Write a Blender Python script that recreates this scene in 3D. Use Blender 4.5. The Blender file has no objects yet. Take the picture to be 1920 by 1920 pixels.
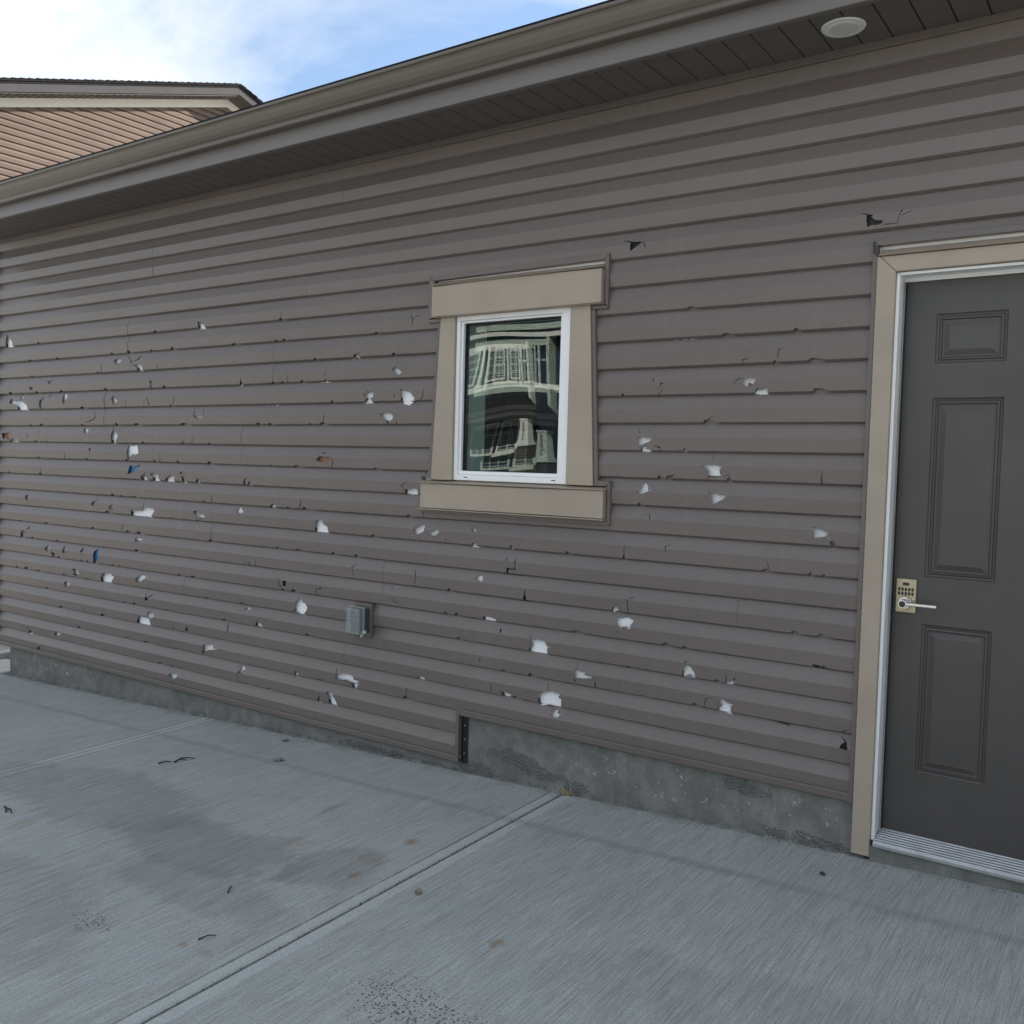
import bpy, bmesh, math, random
from mathutils import Vector, Matrix
from mathutils.geometry import delaunay_2d_cdt

S = bpy.context.scene
R = math.radians
random.seed(7)

# ------------------------------------------------------------------ camera
CAM_LOC = Vector((0.0, -3.527, 1.4546))
YAW, PITCH, ROLL = R(34.957), R(-2.921), R(1.4986)
cam_d = bpy.data.cameras.new('camera'); cam = bpy.data.objects.new('camera', cam_d)
S.collection.objects.link(cam); S.camera = cam
fw0 = Vector((-math.sin(YAW), math.cos(YAW), 0)); rt0 = Vector((math.cos(YAW), math.sin(YAW), 0)); up0 = Vector((0, 0, 1))
fw = fw0 * math.cos(PITCH) + up0 * math.sin(PITCH)
up1 = up0 * math.cos(PITCH) - fw0 * math.sin(PITCH)
rt = rt0 * math.cos(ROLL) + up1 * math.sin(ROLL)
up = up1 * math.cos(ROLL) - rt0 * math.sin(ROLL)
m = Matrix((rt, up, -fw)).transposed().to_4x4(); m.translation = CAM_LOC
cam.matrix_world = m
cam_d.sensor_width = 36.0; cam_d.sensor_fit = 'AUTO'
cam_d.lens = 36.0 * 1766.17 / 1920.0
cam_d.clip_start = 0.05; cam_d.clip_end = 2000
S.render.resolution_x = 1024; S.render.resolution_y = 1024

# ------------------------------------------------------------------ sky and sun
SUN = Vector((0.4, 1.0, 0.57)).normalized()          # towards the sun, behind the garage
SUN_EL = math.asin(SUN.z); SUN_AZ = math.atan2(SUN.x, SUN.y)
world = bpy.data.worlds.new('World'); S.world = world; world.use_nodes = True
wn = world.node_tree.nodes; wl = world.node_tree.links
for n in list(wn): wn.remove(n)
def WN(t, **kw):
    n = wn.new(t)
    for k, v in kw.items(): setattr(n, k, v)
    return n
w_out = WN('ShaderNodeOutputWorld'); w_bg = WN('ShaderNodeBackground'); w_bg.inputs['Strength'].default_value = 0.075
sky = WN('ShaderNodeTexSky', sky_type='NISHITA', sun_disc=False, sun_elevation=SUN_EL, sun_rotation=SUN_AZ,
         altitude=600, air_density=1.0, dust_density=0.3, ozone_density=1.3)
w_geo = WN('ShaderNodeTexCoord')
# cloud deck: the view direction meets a flat layer overhead
w_sep = WN('ShaderNodeSeparateXYZ'); wl.new(w_geo.outputs['Generated'], w_sep.inputs[0])
w_max = WN('ShaderNodeMath', operation='MAXIMUM'); wl.new(w_sep.outputs['Z'], w_max.inputs[0]); w_max.inputs[1].default_value = 0.03
w_add = WN('ShaderNodeMath', operation='ADD'); wl.new(w_max.outputs[0], w_add.inputs[0]); w_add.inputs[1].default_value = 0.12
w_dx = WN('ShaderNodeMath', operation='DIVIDE'); wl.new(w_sep.outputs['X'], w_dx.inputs[0]); wl.new(w_add.outputs[0], w_dx.inputs[1])
w_dy = WN('ShaderNodeMath', operation='DIVIDE'); wl.new(w_sep.outputs['Y'], w_dy.inputs[0]); wl.new(w_add.outputs[0], w_dy.inputs[1])
w_cmb = WN('ShaderNodeCombineXYZ'); wl.new(w_dx.outputs[0], w_cmb.inputs[0]); wl.new(w_dy.outputs[0], w_cmb.inputs[1])
w_n1 = WN('ShaderNodeTexNoise'); w_n1.inputs['Scale'].default_value = 0.75; w_n1.inputs['Detail'].default_value = 9; w_n1.inputs['Roughness'].default_value = 0.58; w_n1.inputs['Distortion'].default_value = 0.5
w_mp = WN('ShaderNodeMapping'); w_mp.inputs['Location'].default_value = (2.2, 5.9, 0); w_mp.inputs['Rotation'].default_value = (0, 0, R(-20)); w_mp.inputs['Scale'].default_value = (1.0, 1.7, 1)
wl.new(w_cmb.outputs[0], w_mp.inputs[0]); wl.new(w_mp.outputs[0], w_n1.inputs['Vector'])
w_r = WN('ShaderNodeValToRGB'); wl.new(w_n1.outputs['Fac'], w_r.inputs[0])
w_r.color_ramp.elements[0].position = 0.37; w_r.color_ramp.elements[0].color = (0.06, 0.06, 0.06, 1)
w_r.color_ramp.elements[1].position = 0.56; w_r.color_ramp.elements[1].color = (0.9, 0.9, 0.9, 1)
w_n2 = WN('ShaderNodeTexNoise'); w_n2.inputs['Scale'].default_value = 1.6; w_n2.inputs['Detail'].default_value = 5; wl.new(w_mp.outputs[0], w_n2.inputs['Vector'])
w_r2 = WN('ShaderNodeValToRGB'); wl.new(w_n2.outputs['Fac'], w_r2.inputs[0])
CL = 5.5
w_r2.color_ramp.elements[0].position = 0.3; w_r2.color_ramp.elements[0].color = (0.82, 0.89, 0.98, 1)
w_r2.color_ramp.elements[1].position = 0.7; w_r2.color_ramp.elements[1].color = (0.98, 0.99, 1.0, 1)
w_cs = WN('ShaderNodeMix', data_type='RGBA', blend_type='MULTIPLY'); w_cs.inputs[0].default_value = 1.0
wl.new(w_r2.outputs[0], w_cs.inputs[6]); w_cs.inputs[7].default_value = (CL, CL, CL, 1)
w_mix = WN('ShaderNodeMix', data_type='RGBA'); wl.new(w_r.outputs[0], w_mix.inputs[0])
wl.new(sky.outputs[0], w_mix.inputs[6]); wl.new(w_cs.outputs[2], w_mix.inputs[7])
wl.new(w_mix.outputs[2], w_bg.inputs['Color']); wl.new(w_bg.outputs[0], w_out.inputs[0])

sun_d = bpy.data.lights.new('sun', 'SUN'); sun_d.energy = 5.0; sun_d.angle = R(0.53); sun_d.color = (1.0, 0.93, 0.82)
sun = bpy.data.objects.new('sun', sun_d); S.collection.objects.link(sun)
sun.rotation_euler = SUN.to_track_quat('Z', 'Y').to_euler(); sun.location = SUN * 60
S.view_settings.view_transform = 'Standard'; S.view_settings.look = 'None'
S.view_settings.exposure = 1.58; S.view_settings.gamma = 1.0; S.view_settings.use_curve_mapping = False
S.render.engine = 'CYCLES'
S.cycles.max_bounces = 6; S.cycles.diffuse_bounces = 4; S.cycles.glossy_bounces = 3; S.cycles.transparent_max_bounces = 10
S.cycles.caustics_reflective = False; S.cycles.caustics_refractive = False

# ------------------------------------------------------------------ materials
class NT:
    def __init__(s, name):
        s.m = bpy.data.materials.new(name); s.m.use_nodes = True
        s.t = s.m.node_tree; s.n = s.t.nodes; s.l = s.t.links
        s.b = s.n['Principled BSDF']; s.tc = None
    def new(s, t, **kw):
        n = s.n.new(t)
        for k, v in kw.items():
            if k in n.inputs.keys() if hasattr(n.inputs, 'keys') else False: n.inputs[k].default_value = v
            else: setattr(n, k, v)
        return n
    def pos(s):
        if not s.tc: s.tc = s.n.new('ShaderNodeTexCoord')
        return s.tc.outputs['Object']
    def link(s, a, b): s.l.new(a, b)
    def mapped(s, scale=(1, 1, 1), rot=(0, 0, 0), loc=(0, 0, 0), src=None):
        mp = s.n.new('ShaderNodeMapping'); mp.inputs['Scale'].default_value = scale; mp.inputs['Rotation'].default_value = rot; mp.inputs['Location'].default_value = loc
        s.l.new(src or s.pos(), mp.inputs[0]); return mp.outputs[0]
    def noise(s, scale, detail=4, rough=.5, vec=None, dist=0):
        n = s.n.new('ShaderNodeTexNoise'); n.inputs['Scale'].default_value = scale; n.inputs['Detail'].default_value = detail
        n.inputs['Roughness'].default_value = rough; n.inputs['Distortion'].default_value = dist
        s.l.new(vec or s.pos(), n.inputs['Vector']); return n.outputs['Fac']
    def ramp(s, fac, stops):
        r = s.n.new('ShaderNodeValToRGB'); s.l.new(fac, r.inputs[0]); e = r.color_ramp.elements
        while len(e) < len(stops): e.new(0.5)
        for q, (p, c) in zip(e, stops):
            q.position = p; q.color = (c, c, c, 1) if not isinstance(c, tuple) else (*c, 1)
        return r.outputs[0]
    def math(s, op, a, b=None, clamp=False):
        n = s.n.new('ShaderNodeMath'); n.operation = op; n.use_clamp = clamp
        for i, v in enumerate((a, b)):
            if v is None: continue
            if isinstance(v, (int, float)): n.inputs[i].default_value = v
            else: s.l.new(v, n.inputs[i])
        return n.outputs[0]
    def mix(s, fac, a, b, blend='MIX'):
        n = s.n.new('ShaderNodeMix'); n.data_type = 'RGBA'; n.blend_type = blend
        for i, v in ((0, fac), (6, a), (7, b)):
            if isinstance(v, (int, float)): n.inputs[i].default_value = v
            elif isinstance(v, tuple): n.inputs[i].default_value = (*v, 1)
            else: s.l.new(v, n.inputs[i])
        return n.outputs[2]
    def color(s, c):
        if isinstance(c, tuple): s.b.inputs['Base Color'].default_value = (*c, 1)
        else: s.l.new(c, s.b.inputs['Base Color'])
    def rough(s, r):
        if isinstance(r, (int, float)): s.b.inputs['Roughness'].default_value = r
        else: s.l.new(r, s.b.inputs['Roughness'])
    def bump(s, h, strength=.3, dist=.002):
        n = s.n.new('ShaderNodeBump'); n.inputs['Strength'].default_value = strength; n.inputs['Distance'].default_value = dist
        s.l.new(h, n.inputs['Height'])
        if s.b.inputs['Normal'].is_linked: s.l.new(s.b.inputs['Normal'].links[0].from_socket, n.inputs['Normal'])
        s.l.new(n.outputs[0], s.b.inputs['Normal'])
    def sep(s):
        n = s.n.new('ShaderNodeSeparateXYZ'); s.l.new(s.pos(), n.inputs[0]); return n.outputs
    def spot(s, x, y, rx, ry, noise=None, soft=.5):
        """elliptic mask in the x-y plane with a ragged rim"""
        o = s.sep_cached()
        a = s.math('DIVIDE', s.math('SUBTRACT', o[0], x), rx); b = s.math('DIVIDE', s.math('SUBTRACT', o[1], y), ry)
        d = s.math('ADD', s.math('MULTIPLY', a, a), s.math('MULTIPLY', b, b))
        if noise is not None: d = s.math('ADD', d, s.math('MULTIPLY', s.math('SUBTRACT', noise, .5), 2.2))
        return s.math('DIVIDE', s.math('SUBTRACT', 1.0, d), soft, clamp=True)
    def sep_cached(s):
        if not hasattr(s, '_sep'): s._sep = s.sep()
        return s._sep

def plain(name, c, rough=.5, metal=0, var=.08, nscale=6, bump=0, bscale=300):
    t = NT(name)
    f = t.noise(nscale, 3, .6)
    dk = tuple(v * (1 - var) for v in c); lt = tuple(min(1, v * (1 + var)) for v in c)
    t.color(t.ramp(f, [(.3, dk), (.7, lt)])); t.rough(rough); t.b.inputs['Metallic'].default_value = metal
    if bump: t.bump(t.noise(bscale, 3), bump, .001)
    return t.m

def vinyl(name, c, grain=.25):
    t = NT(name)
    big = t.noise(1.3, 3, .6, t.mapped((.5, 1, 2.2)))
    fine = t.noise(1, 2, .65, t.mapped((9, 60, 160)))
    col = t.mix(t.ramp(big, [(.3, 0.0), (.72, 1.0)]), tuple(v * .90 for v in c), tuple(v * 1.08 for v in c))
    col = t.mix(t.math('MULTIPLY', t.ramp(fine, [(.35, 0.0), (.7, 1.0)]), .22), col, tuple(v * .86 for v in c))
    # faint dust and rain streaks
    st = t.noise(1, 2, .5, t.mapped((22, 5, 1.1)))
    col = t.mix(t.math('MULTIPLY', t.ramp(st, [(.55, 0.0), (.8, 1.0)]), .18), col, tuple(min(1, v * 1.35 + .01) for v in c))
    t.color(col); t.rough(t.math('ADD', t.math('MULTIPLY', big, .18), .27))
    t.b.inputs['Specular IOR Level'].default_value = .52
    t.bump(t.math('ADD', t.math('MULTIPLY', fine, grain), t.math('MULTIPLY', t.noise(3.2, 1, .5, t.mapped((1, 1, 2.5))), 1.3)), 1.0, .0012)
    return t.m

M = {}
M['vinyl'] = vinyl('taupe_vinyl', (.160, .134, .122), .5)
M['vinyl_trim'] = vinyl('taupe_channel', (.138, .115, .105), .1)
M['vinyl_house'] = vinyl('tan_brown_vinyl', (.150, .116, .099), .05); M['vinyl_house'].node_tree.nodes['Principled BSDF'].inputs['Specular IOR Level'].default_value = .15
M['beige'] = plain('beige_aluminium', (.365, .302, .236), .44, 0, .06, 5, .5, 22)
M['soffit'] = plain('soffit_metal', (.118, .106, .098), .5, 0, .07, 3, .08, 200)
M['gutter'] = plain('gutter_paint', (.128, .110, .088), .38, 0, .05, 2.5, .05, 40)
M['fascia'] = plain('fascia_metal', (.160, .145, .135), .42, 0, .06, 2.5, .10, 60)
M['white'] = plain('white_frame_vinyl', (.86, .87, .86), .35, 0, .02, 8)
M['offwhite'] = plain('white_lamp_plastic', (.72, .73, .71), .45, 0, .03, 8)
M['lens'] = plain('frosted_lens', (.58, .61, .57), .4, 0, .02, 8)
M['black'] = plain('black_plastic', (.012, .013, .016), .35, 0, .1, 8)
M['gasket'] = plain('dark_gasket', (.02, .02, .022), .6, 0, .1, 8)
M['nail'] = plain('bright_nail', (.75, .75, .76), .3, .9, .05, 9)
M['door'] = plain('charcoal_door_paint', (.068, .061, .0565), .40, 0, .13, 2.2, .06, 260)
M['brass'] = plain('satin_brass', (.44, .385, .27), .34, .75, .10, 30)
M['nickel'] = plain('satin_nickel', (.66, .65, .62), .26, .9, .05, 30)
M['alu'] = plain('threshold_aluminium', (.40, .41, .42), .38, .6, .12, 20)
M['drywall'] = plain('drywall', (.55, .60, .56), .8, 0, .03, 4)
M['inside'] = plain('dim_interior', (.05, .052, .055), .8, 0, .1, 2)
M['shingle'] = plain('asphalt_shingle', (.022, .022, .024), .9, 0, .35, 14, .5, 120)
M['cream'] = plain('cream_frieze_board', (.72, .71, .63), .55, 0, .03, 3)
M['greyfascia'] = plain('grey_fascia', (.075, .073, .080), .85, 0, .05, 3)
for q_ in ('greyfascia', 'shingle'): M[q_].node_tree.nodes['Principled BSDF'].inputs['Specular IOR Level'].default_value = .08
M['darksoffit'] = plain('dark_brown_soffit', (.075, .066, .064), .55, 0, .08, 3)
M['navy'] = vinyl('navy_siding', (.020, .026, .042), .05)
M['stone'] = plain('dark_ledger_stone', (.10, .095, .09), .85, 0, .5, 16, .5, 60)
M['bark'] = plain('dry_twig', (.055, .042, .032), .9, 0, .4, 60)
M['leaf'] = plain('dry_leaf', (.19, .17, .14), .8, 0, .3, 60)
M['straw'] = plain('dry_straw', (.34, .27, .14), .9, 0, .3, 80)
M['lawn'] = plain('dry_lawn', (.16, .16, .08), .95, 0, .4, 5)
M['tape_blue'] = plain('blue_wrap_print', (.05, .20, .42), .5, 0, .1, 30)
M['tape_red'] = plain('reddish_sheathing', (.34, .17, .11), .7, 0, .25, 40)
M['patch_black'] = plain('plain_black_patch', (.012, .013, .018), .6, 0, .3, 30)  # plain black for the flat patches set behind single holes
M['pane_curtain'] = plain('pale_blind', (.42, .50, .46), .6, 0, .1, 4)

def wrap_mat():
    t = NT('white_house_wrap')
    w = t.noise(1, 3, .5, t.mapped((28, 28, 90)))
    t.color(t.ramp(t.noise(7, 4), [(.3, (.86, .87, .88)), (.7, (.93, .94, .95))])); t.rough(.5)
    t.bump(t.math('ADD', w, t.math('MULTIPLY', t.noise(9, 1), 4.0)), .3, .002); return t.m
M['wrap'] = wrap_mat()

def sheet_glass(name, tint, ior):
    t = NT(name); t.n.remove(t.b)
    o = t.n['Material Output']
    tr = t.n.new('ShaderNodeBsdfTransparent'); tr.inputs[0].default_value = (*tint, 1)
    gl = t.n.new('ShaderNodeBsdfGlossy'); gl.inputs['Roughness'].default_value = 0.0; gl.inputs[0].default_value = (.90, .98, 1, 1)
    fr = t.n.new('ShaderNodeValue'); fr.outputs[0].default_value = ior        # coated sheet, both faces alike
    mx = t.n.new('ShaderNodeMixShader'); t.l.new(fr.outputs[0], mx.inputs[0]); t.l.new(tr.outputs[0], mx.inputs[1]); t.l.new(gl.outputs[0], mx.inputs[2])
    t.l.new(mx.outputs[0], o.inputs[0]); return t.m
M['glass'] = sheet_glass('window_glass', (.84, .90, .87), .078)
M['glass2'] = sheet_glass('inner_window_glass', (.84, .90, .86), .078)

def clear_plastic():
    t = NT('clear_polycarbonate'); o = t.n['Material Output']
    t.color((.70, .71, .69)); t.rough(.10)
    tr = t.n.new('ShaderNodeBsdfTransparent'); tr.inputs[0].default_value = (.90, .93, .93, 1)
    mx = t.n.new('ShaderNodeMixShader'); mx.inputs[0].default_value = .15
    t.l.new(tr.outputs[0], mx.inputs[1]); t.l.new(t.b.outputs[0], mx.inputs[2]); t.l.new(mx.outputs[0], o.inputs[0]); return t.m
M['clear'] = clear_plastic()

def driveway_mat():
    t = NT('broomed_concrete'); o = t.sep_cached()
    n_big = t.noise(.8, 4, .6); n_mid = t.noise(6, 4, .65); n_fine = t.noise(170, 2, .75)
    rag = t.noise(9, 3, .6); rag2 = t.noise(5, 5, .72, t.mapped((1, .7, 1))); jn = t.noise(14, 3, .7)
    # broom lines run away from the wall
    br = t.noise(1, 2, .8, t.mapped((230, 4.5, 1), (0, 0, R(1.2))))
    br2 = t.noise(1, 2, .6, t.mapped((70, 1.6, 1), (0, 0, R(-1.0))))
    groove = t.math('ADD', t.math('MULTIPLY', br, .85), t.math('MULTIPLY', br2, .22))
    jm = None
    for xj in (-2.152, -4.620):
        d = t.math('ABSOLUTE', t.math('SUBTRACT', o[0], xj + .004))
        d = t.math('ADD', d, t.math('MULTIPLY', t.math('SUBTRACT', jn, .5), .03))
        q = t.math('DIVIDE', t.math('SUBTRACT', .060, d), .008, clamp=True)
        jm = q if jm is None else t.math('MAXIMUM', jm, q)
    inv = t.math('SUBTRACT', 1.0, jm)
    tool = None
    for xj in (-2.208, -4.675, -4.566):
        q = t.math('DIVIDE', t.math('SUBTRACT', .0050, t.math('ABSOLUTE', t.math('SUBTRACT', o[0], xj))), .002, clamp=True)
        tool = q if tool is None else t.math('MAXIMUM', tool, q)
    tool = t.math('MULTIPLY', tool, t.ramp(jn, [(.3, .35), (.6, 1.0)]))
    col = t.mix(t.ramp(n_big, [(.3, 0.0), (.7, 1.0)]), (.405, .445, .430), (.53, .565, .545))
    col = t.mix(t.math('MULTIPLY', t.ramp(n_mid, [(.35, 0.0), (.75, 1.0)]), .35), col, (.37, .36, .33))
    gm = t.math('MULTIPLY', t.ramp(groove, [(.42, 1.0), (.60, 0.0)]), .50)
    col = t.mix(t.math('MULTIPLY', gm, inv), col, (.17, .178, .172))
    col = t.mix(t.math('MULTIPLY', jm, .45), col, (.47, .495, .485))
    col = t.mix(t.math('MULTIPLY', tool, .85), col, (.09, .09, .085))
    sm_ = t.ramp(groove, [(.35, 1.35), (.7, .75)])
    # large damp/grimy areas left of the near joint
    for (x, y, rx, ry, a) in ((-3.0, -1.25, .55, .22, .38), (-4.0, -1.15, .8, .30, .30), (-2.45, -1.12, .20, .22, .30), (-2.75, -1.5, .5, .16, .26), (-3.4, -2.0, .9, .35, .25), (-.5, -1.2, .9, .25, .16)):
        col = t.mix(t.math('MULTIPLY', t.math('MULTIPLY', t.spot(x, y, rx, ry, rag2, .45), sm_), a), col, (.150, .147, .136))
    # roof drip line
    d = t.math('ABSOLUTE', t.math('SUBTRACT', t.math('ADD', o[1], t.math('MULTIPLY', t.math('SUBTRACT', n_mid, .5), .06)), -.382))
    dl = t.math('MULTIPLY', t.math('DIVIDE', t.math('SUBTRACT', .040, d), .035, clamp=True), t.ramp(t.noise(1.6, 3), [(.3, .25), (.7, .75)]))
    col = t.mix(t.math('MULTIPLY', dl, .62), col, (.16, .14, .118))
    # grime against the foundation
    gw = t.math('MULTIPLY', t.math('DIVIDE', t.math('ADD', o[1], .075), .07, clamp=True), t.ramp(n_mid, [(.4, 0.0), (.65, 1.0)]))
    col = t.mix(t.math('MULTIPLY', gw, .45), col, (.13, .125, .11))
    # rust spots
    rg = t.noise(42, 2, .7)
    for (x, y, rx, ry, a) in ((-2.89, -.676, .030, .075, .6), (-2.354, -.782, .035, .035, .85), (-2.328, -1.121, .028, .030, .8), (-2.37, -.981, .08, .05, .4), (-2.752, -1.029, .08, .05, .4), (-1.613, -1.245, .025, .03, .85), (-3.858, -1.515, .05, .07, .4), (-2.411, -1.778, .016, .018, .75), (-2.316, -1.768, .03, .02, .45), (-3.3, -.75, .035, .03, .3), (-2.78, -1.9, .02, .02, .5), (-1.2, -1.05, .05, .03, .2)):
        col = t.mix(t.math('MULTIPLY', t.math('MULTIPLY', t.spot(x, y, rx * 1.15, ry * 1.15, rg, 1.3), sm_), a), col, (.25, .155, .065))
    # black grit pits, denser in two drifts
    pit = t.n.new('ShaderNodeTexVoronoi'); pit.inputs['Scale'].default_value = 95; t.l.new(t.pos(), pit.inputs['Vector'])
    dens = t.math('MAXIMUM', t.math('MAXIMUM', t.spot(-2.79, -1.84, .14, .07, rag, .8), t.spot(-1.60, -1.66, .34, .18, rag, .9)), t.math('MULTIPLY', t.ramp(n_big, [(.45, 0.0), (.75, 1.0)]), .38))
    dens = t.math('MAXIMUM', dens, t.math('MULTIPLY', t.spot(-2.9, -1.75, .5, .25, rag, 1.2), .42))
    th = t.math('ADD', t.math('MULTIPLY', dens, .26), .11)
    pm = t.math('DIVIDE', t.math('SUBTRACT', th, pit.outputs['Distance']), .06, clamp=True)
    rnd = t.n.new('ShaderNodeSeparateColor'); t.l.new(pit.outputs['Color'], rnd.inputs[0])
    pm = t.math('MULTIPLY', pm, t.math('LESS_THAN', rnd.outputs[0], t.math('ADD', t.math('MULTIPLY', dens, .55), .42)))
    col = t.mix(t.math('MULTIPLY', pm, .9), col, (.03, .03, .03))
    col = t.mix(t.math('MULTIPLY', t.ramp(n_fine, [(.34, 1.0), (.58, 0.0)]), .5), col, (.21, .218, .213))
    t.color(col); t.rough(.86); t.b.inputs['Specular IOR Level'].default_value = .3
    t.bump(t.math('ADD', t.math('MULTIPLY', groove, inv), t.math('MULTIPLY', n_fine, .30)), .95, .0055)
    return t.m
M['driveway'] = driveway_mat()

def foundation_mat():
    t = NT('foundation_concrete'); o = t.sep_cached()
    big = t.noise(2.2, 4, .65); mid = t.noise(13, 4, .7); fine = t.noise(160, 2, .7)
    col = t.mix(t.ramp(big, [(.3, 0.0), (.7, 1.0)]), (.130, .131, .120), (.238, .238, .222))
    streak = t.noise(1, 4, .6, t.mapped((30, 5, 2.2)))
    col = t.mix(t.math('MULTIPLY', t.ramp(streak, [(.5, 0.0), (.75, 1.0)]), .5), col, (.25, .255, .24))
    col = t.mix(t.math('MULTIPLY', t.ramp(mid, [(.42, 1.0), (.6, 0.0)]), .45), col, (.09, .095, .085))
    pits = t.n.new('ShaderNodeTexVoronoi'); pits.inputs['Scale'].default_value = 85; t.l.new(t.pos(), pits.inputs['Vector'])
    rg = t.noise(16, 3, .7)
    def zspot(x, z, rx, rz):
        a = t.math('DIVIDE', t.math('SUBTRACT', o[0], x), rx); b = t.math('DIVIDE', t.math('SUBTRACT', o[2], z), rz)
        d = t.math('ADD', t.math('ADD', t.math('MULTIPLY', a, a), t.math('MULTIPLY', b, b)), t.math('MULTIPLY', t.math('SUBTRACT', rg, .5), 4.2))
        return t.math('DIVIDE', t.math('SUBTRACT', 1.0, d), .4, clamp=True)
    hc = None
    for a in ((-2.45, .095, .14, .035), (-2.28, .055, .13, .032), (-2.10, .03, .08, .03), (-1.31, .205, .10, .035), (-2.62, .0, .12, .03), (-3.3, -.035, .3, .022), (-1.05, .06, .2, .022)):
        q = zspot(*a); hc = q if hc is None else t.math('MAXIMUM', hc, q)
    agg = t.ramp(pits.outputs['Distance'], [(.15, 1.0), (.55, 0.0)])
    col = t.mix(t.math('MULTIPLY', hc, .42), col, t.mix(agg, (.055, .057, .052), (.21, .215, .20)))
    # pale scabs of laitance
    sc = t.math('MULTIPLY', t.ramp(t.noise(34, 4, .75), [(.60, 0.0), (.66, 1.0)]), t.math('MAXIMUM', zspot(-1.12, .13, .22, .09), t.math('MAXIMUM', zspot(-1.75, .15, .4, .1), zspot(-6.3, -.03, .5, .1))))
    col = t.mix(sc, col, (.40, .39, .35))
    for xl in (-2.12, -4.67):
        d = t.math('ABSOLUTE', t.math('SUBTRACT', t.math('ADD', o[0], t.math('MULTIPLY', t.math('SUBTRACT', mid, .5), .02)), xl))
        col = t.mix(t.math('MULTIPLY', t.math('DIVIDE', t.math('SUBTRACT', .004, d), .003, clamp=True), t.ramp(rg, [(.42, 0.0), (.6, .6)])), col, (.42, .40, .34))
    hole = t.math('MULTIPLY', t.math('LESS_THAN', pits.outputs['Distance'], .16), t.math('GREATER_THAN', mid, .56))
    col = t.mix(hole, col, (.03, .03, .03))
    t.color(col); t.rough(.9); t.b.inputs['Specular IOR Level'].default_value = .25
    t.bump(t.math('ADD', t.math('ADD', mid, t.math('MULTIPLY', fine, .5)), t.math('MULTIPLY', agg, t.math('MULTIPLY', hc, 2.5))), .6, .005)
    return t.m
M['foundation'] = foundation_mat()

def ground_mat(name, a, b, sc):
    t = NT(name); v = t.n.new('ShaderNodeTexVoronoi'); v.inputs['Scale'].default_value = sc; t.l.new(t.pos(), v.inputs['Vector'])
    c = t.n.new('ShaderNodeSeparateColor'); t.l.new(v.outputs['Color'], c.inputs[0])
    t.color(t.mix(c.outputs[0], a, b)); t.rough(.95); t.bump(v.outputs['Distance'], .8, .02); return t.m
M['gravel'] = ground_mat('gravel', (.24, .22, .20), (.46, .43, .40), 38)
M['asphalt'] = ground_mat('lane_concrete', (.38, .37, .35), (.50, .49, .46), 60)
M['kerbstone'] = plain('pale_concrete', (.52, .51, .46), .85, 0, .12, 9, .4, 90)
M['sidewalk'] = plain('sidewalk_concrete', (.42, .41, .38), .85, 0, .12, 3, .3, 60)

# ------------------------------------------------------------------ mesh helpers
C = S.collection
def link(name, me, mat, parent=None, smooth=False):
    if mat is not None and not me.materials: me.materials.append(mat)
    o = bpy.data.objects.new(name, me); C.objects.link(o)
    if parent is not None: put(o, parent)
    if smooth:
        for p in me.polygons: p.use_smooth = True
    return o
def put(o, parent):
    o.parent = parent
    o.matrix_parent_inverse = Matrix.Translation(-parent.location)     # every empty's location is a world position
def mesh(name, v, f):
    me = bpy.data.meshes.new(name); me.from_pydata([tuple(q) for q in v], [], f); me.update(); return me
def fixn(me):
    bm = bmesh.new(); bm.from_mesh(me); bmesh.ops.recalc_face_normals(bm, faces=bm.faces); bm.to_mesh(me); bm.free(); return me
def obj(name, v, f, mat, parent=None, bevel=0, smooth=False, seg=2, fix=True):
    me = mesh(name, v, f)
    if fix: fixn(me)
    o = link(name, me, mat, parent, smooth)
    if bevel:
        b = o.modifiers.new('bevel', 'BEVEL'); b.width = bevel; b.segments = seg; b.limit_method = 'ANGLE'; b.angle_limit = R(30)
    return o
BF = [(0, 1, 3, 2), (4, 6, 7, 5), (0, 4, 5, 1), (2, 3, 7, 6), (0, 2, 6, 4), (1, 5, 7, 3)]
def box(name, x0, x1, y0, y1, z0, z1, mat, parent=None, bevel=0):
    return obj(name, [(x, y, z) for x in (x0, x1) for y in (y0, y1) for z in (z0, z1)], BF, mat, parent, bevel)
def boxes(name, lst, mat, parent=None, bevel=0):
    v, f = [], []
    for (x0, x1, y0, y1, z0, z1) in lst:
        n = len(v); v += [(x, y, z) for x in (x0, x1) for y in (y0, y1) for z in (z0, z1)]; f += [tuple(i + n for i in q) for q in BF]
    return obj(name, v, f, mat, parent, bevel)
def prism_x(name, prof, x0, x1, mat, parent=None, bevel=0, smooth=False):
    """closed (y,z) outline swept along x"""
    n = len(prof); v = [(x0, y, z) for y, z in prof] + [(x1, y, z) for y, z in prof]
    f = [(i, (i + 1) % n, n + (i + 1) % n, n + i) for i in range(n)] + [tuple(range(n)), tuple(range(2 * n - 1, n - 1, -1))]
    return obj(name, v, f, mat, parent, bevel, smooth)
def prism_y(name, prof, y0, y1, mat, parent=None, bevel=0):
    """closed (x,z) outline swept along y"""
    n = len(prof); v = [(x, y0, z) for x, z in prof] + [(x, y1, z) for x, z in prof]
    f = [(i, (i + 1) % n, n + (i + 1) % n, n + i) for i in range(n)] + [tuple(range(n)), tuple(range(2 * n - 1, n - 1, -1))]
    return obj(name, v, f, mat, parent, bevel)
def prism_gen(name, a, b, mat, parent=None, bevel=0):
    """two matching outlines joined"""
    n = len(a); f = [(i, (i + 1) % n, n + (i + 1) % n, n + i) for i in range(n)] + [tuple(range(n)), tuple(range(2 * n - 1, n - 1, -1))]
    return obj(name, list(a) + list(b), f, mat, parent, bevel)
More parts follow.
